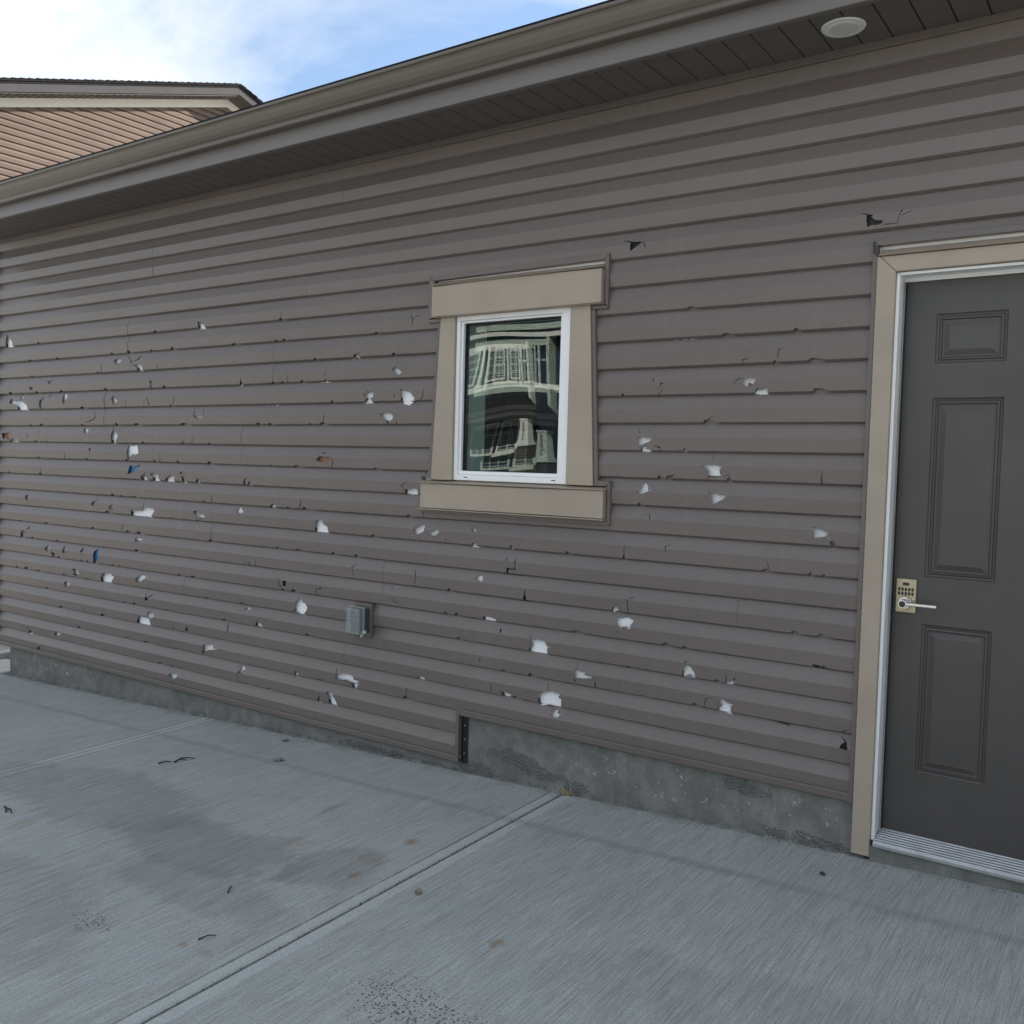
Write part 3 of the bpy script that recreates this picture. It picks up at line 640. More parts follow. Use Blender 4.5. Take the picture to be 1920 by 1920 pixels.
for tok in DMG.split():
    ty = tok[0]; a = [int(q) for q in tok[1:].split(',')]
    if ty == 'n':
        k, xa, xb = a[0], a[1] / 1000, a[2] / 1000; w = xb - xa; ew = .12 * (xb - xa); xa -= ew; xb += ew; w = xb - xa; h = rd.uniform(.012, .019)
        holes.setdefault(k, []).append([(xa, -RET - .004), (xa + .1 * w, h * rd.uniform(.4, 1)), (xa + .35 * w, h), (xa + .6 * w, h * rd.uniform(.25, .8)), (xa + .85 * w, h * rd.uniform(.1, .6)), (xb, -RET - .004)])
        continue
    pts = [(a[i] / 1000, a[i + 1] / 1000) for i in range(0, len(a), 2)]
    if ty == 'c':
        hw = [.0027] * len(pts); hw[0] = .0012
        if len(pts) > 2: hw[-1] = .0009
        nr = []
        for i in range(len(pts)):
            p, q = pts[max(0, i - 1)], pts[min(len(pts) - 1, i + 1)]; d = Vector((q[0] - p[0], q[1] - p[1])).normalized(); nr.append((-d.y, d.x))
        sc = 1.0 + .5 * max(0, min(1, (-1.5 - pts[0][0]) / 4))
        add_poly([(p[0] + n[0] * w * sc, p[1] + n[1] * w * sc) for p, n, w in zip(pts, nr, hw)] + [(p[0] - n[0] * w * sc, p[1] - n[1] * w * sc) for p, n, w in reversed(list(zip(pts, nr, hw)))])
        continue
    # splintered outline
    jag = []
    for i in range(len(pts)):
        p, q = pts[i], pts[(i + 1) % len(pts)]; L = math.hypot(q[0] - p[0], q[1] - p[1]); ns = max(1, int(L / .009))
        jag.append(p)
        for z in range(1, ns): jag.append((p[0] + (q[0] - p[0]) * z / ns + rd.uniform(-.0019, .0019), p[1] + (q[1] - p[1]) * z / ns + rd.uniform(-.0019, .0019)))
    cx_, cz_ = sum(p[0] for p in pts) / len(pts), sum(p[1] for p in pts) / len(pts)
    rad = max(math.hypot(p[0] - cx_, p[1] - cz_) for p in pts)
    if rad > .022:
        for _ in range(rd.choice((1, 1, 2))):                  # hairlines running off the corners
            p = rd.choice(pts); d = Vector((p[0] - cx_, p[1] - cz_)).normalized(); L = rd.uniform(.012, .035); n_ = Vector((-d.y, d.x)); e = Vector(p) + d * L + n_ * rd.uniform(-.012, .012)
            add_poly([(p[0] - n_.x * .0016 - d.x * .003, p[1] - n_.y * .0016 - d.y * .003), (p[0] + n_.x * .0016 - d.x * .003, p[1] + n_.y * .0016 - d.y * .003), (e.x, e.y)])
        torn.append((pts, cx_, cz_, rad))
    add_poly(jag, True)
    if ty in 'brd': patches.append((ty, pts))

openings = [[(-2.968, 2.332), (-2.968, 2.134), (-2.905, 2.134), (-2.950, 1.380), (-2.994, 1.380), (-2.994, 1.217), (-1.962, 1.213), (-1.962, 1.384), (-2.024, 1.388), (-2.062, 2.134), (-2.002, 2.136), (-2.002, 2.340)],
            [(-.907, 2.272), (-.907, 0.0), (.187, 0.0), (.187, 2.272)]]
for poly in openings:
    for k in range(-3, 18):
        p = clip(clip(poly, zline(k) - RET - .004, True), zline(k) + H + OV + .003, False)
        if len(p) > 2: holes.setdefault(k, []).append([(x, z - zline(k)) for x, z in p])
def siding(k, x0, x1, top=None, off=0.):
    zb = zline(k); smax = H + OV if top is None else top - zb
    rr = random.Random(k * 97 + int(x0 * 31))
    v2, ed, tagl = [], [], []
    def line(s):
        n = max(1, int((x1 - x0) / .22)); first = len(v2)
        for i in range(n + 1): v2.append(Vector((x0 + (x1 - x0) * i / n, s)))
        for i in range(n): ed.append((first + i, first + i + 1))
        return first, first + n
    ends = [line(s) for s in [q for q in (-RET, 0.0, BH, BRK * H, H) if q < smax - .002] + [smax]]
    for (a, b), (c, d) in zip(ends, ends[1:]): ed.append((a, c)); ed.append((b, d))
    hs = []
    for q in holes.get(k, []):
        if max(p[0] for p in q) < x0 or min(p[0] for p in q) > x1: continue
        q = [(min(max(x, x0 - .02), x1 + .02), s) for x, s in q]
        first = len(v2)
        for p in q: v2.append(Vector(p))
        for i in range(len(q)): ed.append((first + i, first + (i + 1) % len(q)))
        hs.append(q)
    vo, eo, fo, *_ = delaunay_2d_cdt(v2, ed, [], 0, 1e-6)
    ph = [rr.uniform(0, 6.28) for _ in range(4)]
    def to3(p, back):
        x, s = p
        wv = off + .0006 * math.sin(x * 2.3 + ph[0]) + .0005 * math.sin(x * 5.1 + ph[1])
        wz = .0007 * math.sin(x * 1.7 + ph[2])
        if s < 0: return (x, BV + -s * (1 - BV / RET) + wv, zb + wz + (TH if back else 0) + s * .08)
        if s < BH: y = BV * (1 - s / BH)
        elif s <= BRK * H: y = -TILT * s / (BRK * H)
        elif s <= H: y = -TILT + (REC + TILT) * (s - BRK * H) / ((1 - BRK) * H)
        else: y = REC
        return (x, y + wv + (TH if back else 0), zb + wz + s + (.0004 if back else 0))
    keep = []
    for fc in fo:
        cx = sum(vo[i].x for i in fc) / 3; cs = sum(vo[i].y for i in fc) / 3
        if not (x0 < cx < x1 and -RET < cs < smax): continue
        if any(pip(cx, cs, q) for q in hs): continue
        keep.append(tuple(fc))
    n = len(vo); V3 = [to3(p, False) for p in vo] + [to3(p, True) for p in vo]
    F = [f for f in keep] + [tuple(i + n for i in reversed(f)) for f in keep]
    cnt = {}
    for f in keep:
        for i in range(3): cnt.setdefault(frozenset((f[i], f[(i + 1) % 3])), []).append((f[i], f[(i + 1) % 3]))
    for e in cnt.values():
        if len(e) == 1: a, b = e[0]; F.append((b, a, a + n, b + n))
    used = sorted({i for f in F for i in f}); mp = {o: i for i, o in enumerate(used)}
    return obj('siding_plank', [V3[i] for i in used], [tuple(mp[i] for i in f) for f in F], M['vinyl'], garage, fix=False)

STEP_X = -2.742
for k in range(-6, 20):
    zb, zt = zline(k), zline(k - 1)
    if k == -6: siding(k, XL, XR, 2.958); continue
    if k >= 18: siding(k, XL, -4.375, off=-.0011); siding(k, -4.4, STEP_X); continue
    pr = random.Random(400 + (k + 40) // 2)                   # panels are two courses tall and lap end over end
    lap = -5.9 + ((k + 40) // 2 * 1.37) % 3.0
    xs = [XL, lap]
    if zb >= 1.205 and zt <= 2.345: xs.append(-2.5)          # cut right through by the window
    else: xs.append(min(lap + 3.0, -1.4))
    if zt <= 2.275: xs.append(-.4)                            # and by the door
    xs.append(XR)
    for q, (s0, s1) in enumerate(zip(xs, xs[1:])):
        over = s1 not in (-2.5, -.4, XR)
        siding(k, s0, s1 + (.025 if over else 0), off=-.0011 if q % 2 == 0 and over else 0)
# full-length run above the door
# flat patches set behind single holes: blue, reddish and plain black
for i, (ty, pts) in enumerate(patches):
    x0, x1 = min(p[0] for p in pts) - .02, max(p[0] for p in pts) + .02; z0, z1 = min(p[1] for p in pts) - .02, max(p[1] for p in pts) + .02
    if ty == 'b': z0 += .018
    box({'b': 'wrap_print', 'r': 'wrap_patch', 'd': 'wrap_patch'}[ty], x0 - (.01 if ty == 'd' else 0), x1, WRAP_Y - .0022 - .00005 * i, WRAP_Y - .0006, z0, z1, M[{'b': 'tape_blue', 'r': 'tape_red', 'd': 'patch_black'}[ty]], garage)
box('wrap_print', -5.235, -5.205, WRAP_Y - .0022, WRAP_Y - .0006, .635, .675, M['tape_blue'], garage)

# bent tabs of vinyl still hanging in the larger holes
def py(z):
    s_ = (z - ZT) % H
    return -TILT * s_ / (BRK * H) if s_ <= BRK * H else -TILT + (REC + TILT) * (s_ - BRK * H) / ((1 - BRK) * H)
for (pts, cx_, cz_, rad) in torn:
    n = len(pts); es = sorted(range(n), key=lambda i: -math.hypot(pts[(i + 1) % n][0] - pts[i][0], pts[(i + 1) % n][1] - pts[i][1]))[:3]
    for i in rd.sample(es, rd.choice((0, 1, 1))):
        p, q = Vector(pts[i]), Vector(pts[(i + 1) % n]); L = (q - p).length
        if L < .012: continue
        a0, a1 = rd.uniform(.05, .2), rd.uniform(.75, .95); a, b = p.lerp(q, a0), p.lerp(q, a1)
        inn = (Vector((cx_, cz_)) - (a + b) / 2); inn = inn.normalized() * min(.020, L * rd.uniform(.35, .6))
        out = rd.random() < .45; tilt = rd.uniform(.35, .8)
        c = a.lerp(b, rd.uniform(.3, .45)) + inn * (1 - tilt * .6); d = a.lerp(b, rd.uniform(.6, .75)) + inn * (.7 - tilt * .4)
        dy = -inn.length * tilt * .9 if out else min(.011, inn.length * tilt)
        P = [(a.x, py(a.y), a.y), (b.x, py(b.y), b.y), (d.x, py(d.y) + dy * .7, d.y), (c.x, py(c.y) + dy, c.y)]
        obj('torn_tab', P + [(x_, y_ + .0013, z_) for x_, y_, z_ in P], [(0, 1, 2, 3), (7, 6, 5, 4), (0, 4, 5, 1), (1, 5, 6, 2), (2, 6, 7, 3), (3, 7, 4, 0)], M['vinyl'], garage)

# ---- channels and corner post
VT = M['vinyl_trim']
def jstrip(name, x0, x1, z0, z1, parent, y0=-.012, y1=.0135): return box(name, x0, x1, y0, y1, z0, z1, VT, parent, .002)
def jsection(z_top, z_bot): return [(.0150, z_bot), (-.010, z_bot), (-.0125, z_bot + .003), (-.0125, z_top - .004), (-.009, z_top), (-.0075, z_top - .002), (-.0098, z_bot + .006), (.0150, z_bot + .004)]
prism_x('starter_channel', jsection(.047, .018), XL, STEP_X + .006, VT, garage)
prism_x('starter_channel', jsection(.277, .247), STEP_X + .0065, -.892, VT, garage)
box('step_channel', STEP_X - .013, STEP_X + .0062, -.0135, .014, .0475, .2715, VT, garage, .0015)
box('nail_flange', STEP_X + .008, STEP_X + .044, .0105, .0148, .015, .246, M['black'], garage)
for z in (.062, .131, .198): cyl('nail', (STEP_X + .027, .0106, z), (STEP_X + .027, .0075, z), .0035, .003, M['nail'], garage, 10)
box('soffit_channel', XL, XR, -.0135, .013, 2.9555, 2.9845, VT, garage, .002)
boxes('corner_post', [(XL - .075, XL - .004, -.016, .020, .02, 2.98), (XL - .075, XL - .045, .0205, .09, .02, 2.98)], VT, garage, .003)
# ---- soffit, fascia, gutter
SZ = 2.986
x = -7.34; i = 0
sp_v = [(0, -.349, 0), (0, -.349, .006), (.1005, -.349, 0), (.1005, -.349, .006)]
def soffit_mesh():
    p = [(.0, .006), (.0012, .0), (.0028, -.0035), (.0995, -.0035), (.1012, .0), (.1024, .006)]
    v = [(a, -.349, b) for a, b in p] + [(a, .0125, b) for a, b in p]; n = len(p)
    f = [(q, q + 1, n + q + 1, n + q) for q in range(n - 1)] + [tuple(range(n)), tuple(range(2 * n - 1, n - 1, -1)), (0, n, 2 * n - 1, n - 1)]
    me = fixn(mesh('soffit_plank', v, f)); me.materials.append(M['soffit']); return me
sm = soffit_mesh()
while x < 2.78:
    o = bpy.data.objects.new('soffit_plank', sm); C.objects.link(o); o.parent = garage; o.location = Vector((x, 0, SZ + .002)) - garage.location
    x += .1042
box('soffit_backing', -7.34, 2.88, -.348, .30, SZ + .0085, SZ + .02, M['black'], garage)
prism_x('fascia', [(-.3492, 2.9705), (-.3525, 2.9705), (-.3545, 2.974), (-.3545, 3.12), (-.3492, 3.12)], -7.35, 2.9, M['fascia'], garage)
box('fascia_return', -7.35, 2.9, -.3488, -.325, 2.9705, 2.974, M['fascia'], garage)
box('rafter_board', -7.345, 2.895, -.3485, -.31, 3.0075, 3.13, M['black'], garage)
gp = [(-.3555, 3.046), (-.396, 3.046), (-.4005, 3.050), (-.4015, 3.063), (-.4045, 3.068), (-.412, 3.072), (-.426, 3.088), (-.437, 3.108), (-.442, 3.124), (-.4475, 3.132), (-.455, 3.134), (-.4575, 3.138), (-.4575, 3.147), (-.452, 3.149), (-.446, 3.146), (-.444, 3.136), (-.440, 3.124), (-.434, 3.108), (-.423, 3.090), (-.410, 3.075), (-.3985, 3.066), (-.397, 3.052), (-.3555, 3.049)]
xg = -7.36
for xe in (-4.9, -1.2, 2.92):
    prism_x('gutter', gp, xg, xe, M['gutter'], garage); xg = xe + .0015
# ---- recessed light in the soffit
lamp = part_empty('downlight', garage, (-1.003, -.182, 2.981))
cyl('trim_ring', (-1.003, -.182, 2.9825), (-1.003, -.182, 2.9765), .074, .070, M['offwhite'], lamp, 40, bevel=.001)
cyl('lens', (-1.003, -.182, 2.9765), (-1.003, -.182, 2.9735), .050, .046, M['lens'], lamp, 36)
cyl('lens_ring', (-1.003, -.182, 2.9766), (-1.003, -.182, 2.9745), .055, .053, M['offwhite'], lamp, 36)

# ---- window
win = part_empty('window', garage, (-2.49, .02, 1.37))
WH = M['white']
def ringframe(name, o, i, y0, y1, mat, parent, bevel=.0015):
    (ox0, ox1, oz0, oz1), (ix0, ix1, iz0, iz1) = o, i
    v = []
    for y in (y0, y1): v += [(ox0, y, oz0), (ox1, y, oz0), (ox1, y, oz1), (ox0, y, oz1), (ix0, y, iz0), (ix1, y, iz0), (ix1, y, iz1), (ix0, y, iz1)]
    f = []
    for a in range(4):
        b = (a + 1) % 4
        f += [(a, b, 4 + b, 4 + a), (8 + b, 8 + a, 12 + a, 12 + b), (a, 8 + a, 8 + b, b), (4 + a, 4 + b, 12 + b, 12 + a)]
    return obj(name, v, f, mat, parent, bevel)
GX0, GX1, GZ0, GZ1 = -2.774, -2.233, 1.416, 2.110
ringframe('frame', (WX0, WX1, WZ0, WZ1), (WX0 + .020, WX1 - .042, WZ0 + .026, WZ1 - .024), -.008, .060, WH, win)
ringframe('sash', (WX0 + .0205, WX1 - .0425, WZ0 + .0265, WZ1 - .0245), (GX0, GX1, GZ0, GZ1), .004, .052, WH, win, .003)
ringframe('gasket', (GX0 - .001, GX1 + .001, GZ0 - .001, GZ1 + .001), (GX0 + .004, GX1 - .004, GZ0 + .004, GZ1 - .004), .019, .050, M['gasket'], win, 0)
boxes('weep_slot', [(-2.742, -2.722, -.0095, -.0075, 1.384, 1.388), (-2.252, -2.232, -.0095, -.0075, 1.384, 1.388)], M['greyfascia'], win)
def pane(y, sag, mat, bx=0., bz=0.):
    n = 20; v, f = [], []; cx, cz = (GX0 + GX1) / 2, (GZ0 + GZ1) / 2; hx, hz = (GX1 - GX0) / 2, (GZ1 - GZ0) / 2
    for j in range(n + 1):
        for i in range(n + 1):
            a, b = -1 + 2 * i / n, -1 + 2 * j / n
            s = -sag * ((1 - a * a) * .42 + (1 - b * b) * .58) + bx * a + bz * b - sag * .12 * math.sin(2.2 * a + 1.7 * b)
            v.append((cx + hx * 1.006 * a, y + s, cz + hz * 1.005 * b))
    f = [(j * (n + 1) + i, j * (n + 1) + i + 1, (j + 1) * (n + 1) + i + 1, (j + 1) * (n + 1) + i) for j in range(n) for i in range(n)]
    return obj('pane', v, f, mat, win, smooth=True, fix=False)
pane(.030, .0095, M['glass'])
pane(.046, .0048, M['glass2'], -.0045, .0012)
# drywall return inside the opening
ringframe('inner_jamb', (WX0 + .004, WX1 - .004, WZ0 + .004, WZ1 - .004), (WX0 + .016, WX1 - .016, WZ0 + .016, WZ1 - .016), .0605, .21, M['drywall'], win)
# beige casing: tapered sides, head and sill blocks with bent metal caps
BG = M['beige']
prism_y('side_casing', [(-2.935, 1.370), (-2.8075, 1.370), (-2.8075, 2.1445), (-2.894, 2.1445)], -.022, .016, BG, win, .002)
prism_y('side_casing', [(-2.170, 1.370), (-2.033, 1.370), (-2.072, 2.1445), (-2.170, 2.1445)], -.022, .016, BG, win, .002)
def wavy_board(name, x0, x1, z0, z1, y, wob, bow):
    """sheet-metal cladding with a slightly buckled face"""
    nx, nz = 26, 4; rnd = random.Random(int(z0 * 100)); v, f = [], []
    for j in range(nz + 1):
        for i in range(nx + 1):
            u, w = i / nx, j / nz
            v.append((x0 + (x1 - x0) * u, y + wob * math.sin(u * 9 + w * 2) * (.4 + .6 * w), z0 + (z1 - z0) * w + bow * math.sin(u * 3.3) * (w if w > .5 else -.3 * (1 - w))))
    n = nx + 1; f = [(j * n + i, j * n + i + 1, (j + 1) * n + i + 1, (j + 1) * n + i) for j in range(nz) for i in range(nx)]
    rim = [i for i in range(n)] + [j * n + nx for j in range(1, nz + 1)] + [nz * n + i for i in range(nx - 1, -1, -1)] + [j * n for j in range(nz - 1, 0, -1)]
    b0 = len(v)
    for q in rim: v.append((v[q][0], .016, v[q][2]))
    k = len(rim); f += [(rim[(i + 1) % k], rim[i], b0 + i, b0 + (i + 1) % k) for i in range(k)]
    return obj(name, v, f, BG, win)
wavy_board('head_board', -2.940, -2.012, 2.1465, 2.288, -.036, .0012, .004)
prism_x('head_cap', [(.016, 2.2945), (-.036, 2.2945), (-.044, 2.2915), (-.046, 2.293), (-.036, 2.298), (.016, 2.318)], -2.938, -2.016, BG, win)
prism_x('head_drip', [(.012, 2.1400), (-.042, 2.1400), (-.044, 2.1425), (.012, 2.1450)], -2.926, -2.008, BG, win)
wavy_board('sill_board', -2.986, -1.972, 1.2325, 1.3505, -.037, .0014, -.003)
prism_x('sill_cap', [(.015, 1.3520), (-.045, 1.3520), (-.048, 1.3550), (-.045, 1.3575), (.015, 1.3690)], -2.990, -1.968, BG, win, .001)
prism_x('sill_drip', [(.012, 1.2250), (-.044, 1.2235), (-.047, 1.2255), (-.044, 1.2290), (.012, 1.2310)], -2.996, -1.966, BG, win, .001)
J = lambda pts: [(px_, pz_) for px_, pz_ in pts]
def jpoly(name, quads):
    for q in quads: prism_y(name, q, -.0145, .0155, VT, win, .0015)
jpoly('window_channel', [
    [(-2.978, 2.341), (-2.944, 2.3215), (-2.012, 2.3290), (-1.992, 2.353)],             # head top
    [(-2.978, 2.1395), (-2.9445, 2.146), (-2.9445, 2.3205), (-2.978, 2.3400)],         # head left
    [(-2.0065, 2.146), (-1.989, 2.129), (-1.992, 2.352), (-2.0105, 2.3280)],           # head right
    [(-2.978, 2.122), (-2.8985, 2.122), (-2.8985, 2.1385), (-2.978, 2.1385)],          # head under left
    [(-2.0680, 2.122), (-1.990, 2.122), (-1.990, 2.1280), (-2.0105, 2.1385), (-2.0680, 2.1385)],
    [(-2.962, 1.372), (-2.9362, 1.372), (-2.8965, 2.1210), (-2.915, 2.1210)],          # side left
    [(-2.0315, 1.400), (-2.013, 1.394), (-2.052, 2.1210), (-2.0695, 2.1210)],          # side right
    [(-2.0320, 1.3700), (-1.9690, 1.3700), (-1.953, 1.393), (-2.0130, 1.393), (-2.0310, 1.3990)],
    [(-1.9660, 1.2235), (-1.9500, 1.2040), (-1.9520, 1.3920), (-1.9675, 1.3690)],
    [(-3.004, 1.2075), (-1.951, 1.2030), (-1.9670, 1.2220), (-2.9975, 1.2225)],
    [(-3.004, 1.2085), (-2.9975, 1.2235), (-2.9920, 1.3700), (-3.004, 1.3850)],
])

# ---- entry door
door = part_empty('door', garage, (-.36, .09, .14))
SX0, SX1, SZ0, SZ1 = -.817, .097, .142, 2.142; DY = .090
cols = [(-.714, -.485), (-.235, -.006)]; rows_ = [(1.850, 2.025), (1.088, 1.728), (.372, .917)]
xb = [SX0, cols[0][0], cols[0][1], cols[1][0], cols[1][1], SX1]; zbk = [SZ0, rows_[2][0], rows_[2][1], rows_[1][0], rows_[1][1], rows_[0][0], rows_[0][1], SZ1]
v, f = [], []
for i in range(5):
    for j in range(7):
        if i in (1, 3) and j in (1, 3, 5): continue
        n = len(v); v += [(xb[i], DY, zbk[j]), (xb[i + 1], DY, zbk[j]), (xb[i + 1], DY, zbk[j + 1]), (xb[i], DY, zbk[j + 1])]; f.append((n, n + 1, n + 2, n + 3))
n = len(v); v += [(x_, y_, z_) for x_ in (SX0, SX1) for y_ in (DY, .132) for z_ in (SZ0, SZ1)]; f += [tuple(n + q for q in fc) for fc in (BF[0], BF[1], BF[4], BF[5], BF[3])]
obj('leaf', v, f, M['door'], door)
for (x0, x1) in cols:
    for (z0, z1) in rows_:
        v, f = [], []
        for (ins, dy) in ((0, 0), (.004, .0050), (.010, .0065), (.014, .0020), (.019, .0012), (.023, .0075), (.028, .0080), (.048, .0012), (.0505, .0016)):
            v += [(x0 + ins, DY + dy, z0 + ins), (x1 - ins, DY + dy, z0 + ins), (x1 - ins, DY + dy, z1 - ins), (x0 + ins, DY + dy, z1 - ins)]
        for r in range(8):
            for a in range(4): f.append((4 * r + a, 4 * r + (a + 1) % 4, 4 * r + 4 + (a + 1) % 4, 4 * r + 4 + a))
        f.append((32, 33, 34, 35))
        o = obj('door_panel', v, f, M['door'], door, fix=False)
# lock and lever
BR = M['brass']; NK = M['nickel']
box('lock_plate', -.8055, -.7355, .079, .0895, .953, 1.076, BR, door, .003)
box('lock_display', -.782, -.760, .0775, .0788, 1.052, 1.063, M['black'], door, .001)
for i in range(5):
    for j in range(2): box('key', -.7975 + i * .0115, -.7895 + i * .0115, .0770, .0788, 1.032 - j * .0155, 1.044 - j * .0155, M['black'], door, .0012)
cyl('rose', (-.770, .0785, .991), (-.770, .062, .991), .024, .022, NK, door, 32, bevel=.001)
cyl('spindle', (-.770, .0618, .991), (-.770, .038, .991), .0165, .0150, NK, door, 32)
cyl('lever_hub', (-.768, .0379, .991), (-.768, .016, .991), .0155, .0150, NK, door, 32, bevel=.001)
cyl('key_cylinder', (-.768, .0158, .991), (-.768, .0146, .991), .0115, .0110, M['greyfascia'], door, 24)
box('keyway', -.7690, -.7670, .0138, .0145, .984, .996, M['black'], door)
box('lever', -.7560, -.655, .018, .0285, .9855, .9965, NK, door, .003)
cyl('latch_pin', (-.7435, .0785, 1.003), (-.7435, .074, 1.003), .004, .004, NK, door, 12)
dfr = part_empty('door_frame', garage, (-.36, .05, .11))
# white jambs with stop, beige casing, channel, threshold
def jamb_prof(sx, edge): return [(edge, -.006), (edge + sx * .011, -.006), (edge + sx * .011, .030), (edge + sx * .006, .036), (edge + sx * .006, .086), (edge + sx * .0135, .0865), (edge + sx * .0135, .140), (edge - sx * .004, .140)]
for sx, edge in ((1, -.8315), (-1, .1115)):
    p = jamb_prof(sx, edge); prism_gen('jamb', [(a, b, .1255) for a, b in p], [(a, b, 2.163) for a, b in p], WH, dfr)
prism_x('head_jamb', [(-.006, 2.163), (-.006, 2.1535), (.030, 2.1535), (.036, 2.158), (.086, 2.158), (.0865, 2.1445), (.14, 2.1445), (.14, 2.163)], -.8195, .0995, WH, dfr)
box('weatherstrip', -.8180, -.8155, .070, .0885, .146, 2.142, M['gasket'], dfr)
prism_y('casing', [(-.8965, .066), (-.8325, .066), (-.8325, 2.1645), (-.8875, 2.2215), (-.8965, 2.2215)], -.024, .016, BG, dfr, .002)
prism_y('casing', [(.1135, .09), (.1775, .09), (.1775, 2.2215), (.1680, 2.2215), (.1135, 2.1645)], -.024, .016, BG, dfr, .002)
prism_y('head_casing', [(-.8315, 2.1650), (.1125, 2.1650), (.1670, 2.2215), (-.8860, 2.2215)], -.0245, .016, BG, dfr, .002)
prism_x('head_cap', [(.016, 2.2235), (-.034, 2.2235), (-.036, 2.2260), (.016, 2.2520)], -.8900, .172, BG, dfr)
prism_gen('door_channel', [(-.915, y, z) for y, z in ((-.015, .245), (-.015, 2.2835))] + [(-.915, .015, 2.2835), (-.915, .015, .245)], [(-.8985, -.015, .245), (-.8985, -.015, 2.262), (-.8985, .015, 2.262), (-.8985, .015, .245)], VT, dfr, .0015)
prism_y('door_channel', [(-.9145, 2.2840), (-.8980, 2.2625), (.1790, 2.2625), (.195, 2.2840)], -.015, .015, VT, dfr, .0015)
boxes('torn_channel_end', [(-.9135, -.9080, -.0185, -.0152, 2.235, 2.276), (-.9040, -.9000, -.0180, -.0152, 2.228, 2.262)], M['gasket'], dfr)
# ribbed aluminium sill
rp = [(-.030, .1085), (-.034, .112), (-.034, .122), (-.030, .1265)]
yy = -.028
while yy < .084:
    zz = .1265 + (yy + .028) * .115
    rp += [(yy, zz), (yy + .002, zz + .0045), (yy + .011, zz + .0050), (yy + .013, zz + .0010)]; yy += .0185
rp += [(.088, .1395), (.140, .1405), (.140, .1085)]
prism_x('threshold', rp, -.8190, .1000, M['alu'], dfr)
box('door_sweep', -.815, .095, .0925, .128, .1408, .1418, M['black'], dfr)
prism_y('casing_clip', [(-.8315, .066), (-.8225, .066), (-.8260, .092), (-.8315, .092)], -.018, -.010, M['offwhite'], dfr)

# ---- weatherproof outlet
ob = part_empty('outlet_box', garage, (-3.37, -.04, .56))
box('mount_block', -3.432, -3.310, -.0195, .012, .548, .722, VT, ob, .003)
box('back_box', -3.4175, -3.3255, -.048, -.0197, .574, .700, M['greyfascia'].copy() if False else plain('grey_outlet_box', (.060, .068, .078), .45), ob, .005)
box('base_ring', -3.4205, -3.3225, -.0565, -.0485, .571, .703, bpy.data.materials['grey_outlet_box'], ob, .003)
box('receptacle', -3.401, -3.342, -.062, -.0568, .590, .686, bpy.data.materials['grey_outlet_box'], ob, .003)
def cover():
    x0, x1, z0, z1, y0, y1 = -3.424, -3.319, .566, .708, -.057, -.094
    t = .0022; v, f = [], []
    outer = [(x0, y0, z0), (x1, y0, z0), (x1, y0, z1), (x0, y0, z1)]
    steps = [(0, y0), (0, y0 - .006), (.004, y0 - .006), (.006, y1 + .006), (.014, y1)]
    for ins, y in steps: v += [(x0 + ins, y, z0 + ins), (x1 - ins, y, z0 + ins), (x1 - ins, y, z1 - ins), (x0 + ins, y, z1 - ins)]
    for r in range(len(steps) - 1):
        for a in range(4): f.append((4 * r + a, 4 * r + (a + 1) % 4, 4 * r + 4 + (a + 1) % 4, 4 * r + 4 + a))
    q = 4 * (len(steps) - 1); f.append((q, q + 1, q + 2, q + 3))
    o = obj('cover', v, f, M['clear'], ob)
    s = o.modifiers.new('solid', 'SOLIDIFY'); s.thickness = t; s.offset = -1
    b = o.modifiers.new('bevel', 'BEVEL'); b.width = .002; b.segments = 2; b.limit_method = 'ANGLE'
    boxes('cover_rib', [(x0 + .018, x1 - .018, y1 - .0015, y1 + .0002, z0 + .022 + i * .020, z0 + .025 + i * .020) for i in range(5)], M['clear'], ob)
    ringframe('cover_rim', (x0 - .002, x1 + .002, z0 - .002, z1 + .002), (x0 + .006, x1 - .006, z0 + .006, z1 - .006), y0 - .009, y0 - .0065, M['clear'], ob, .001)
    ringframe('cover_lip', (x0 + .010, x1 - .010, z0 + .010, z1 - .010), (x0 + .016, x1 - .016, z0 + .016, z1 - .016), y1 - .002, y1 - .0004, M['clear'], ob, .0006)
cover()
boxes('latch', [(-3.3195, -3.3145, -.072, -.050, .575, .590), (-3.336, -3.330, -.070, -.060, .556, .565)], M['offwhite'], ob, .001)
for z in (.704, .566): cyl('hinge_pin', (-3.428, -.058, z - .008), (-3.428, -.058, z + .004), .004, .004, bpy.data.materials['grey_outlet_box'], ob, 12)

# ------------------------------------------------------------------ neighbouring house
NX = -16.0
nh = thing('neighbour_house', 'brown sided two-storey house with cream gable board rising behind the garage', 'house', (NX - 4, 9, gz(-12, 3)))
AY, AZ, PT = 8.93, 8.632, .318                    # wall apex under soffit
NHW = 6.2
G0 = gz(-12, 3) - .1
def gl(z): return AY - min(NHW, max(0.02, (AZ - z) / PT)), AY + min(NHW, max(0.02, (AZ - z) / PT))
sz_bot = G0 + .5
nk = int((AZ - .20 - sz_bot) / H)
nmesh_v = None
for k in range(nk + 1):
    z0 = sz_bot + k * H; z1 = z0 + H
    a0, b0 = gl(z0); a1, b1 = gl(min(z1, AZ - .01)); zb_ = z0 + BRK * H; ab, bb = gl(min(zb_, AZ - .012))
    if a1 > b1 - .05: continue
    v = []
    for (a, b, dx, z) in ((a0, b0, .0, z0), (a0, b0, .027, z0), (ab, bb, .032, zb_), (a1, b1, .001, min(z1, AZ - .01)), (a1, b1, .0, min(z1, AZ - .01))): v += [(NX + dx, a, z), (NX + dx, b, z)]
    f = [(2 * i, 2 * i + 1, 2 * i + 3, 2 * i + 2) for i in range(4)] + [(0, 2, 4, 6, 8), (1, 9, 7, 5, 3)]
    obj('siding_plank', v, f, M['vinyl_house'], nh)
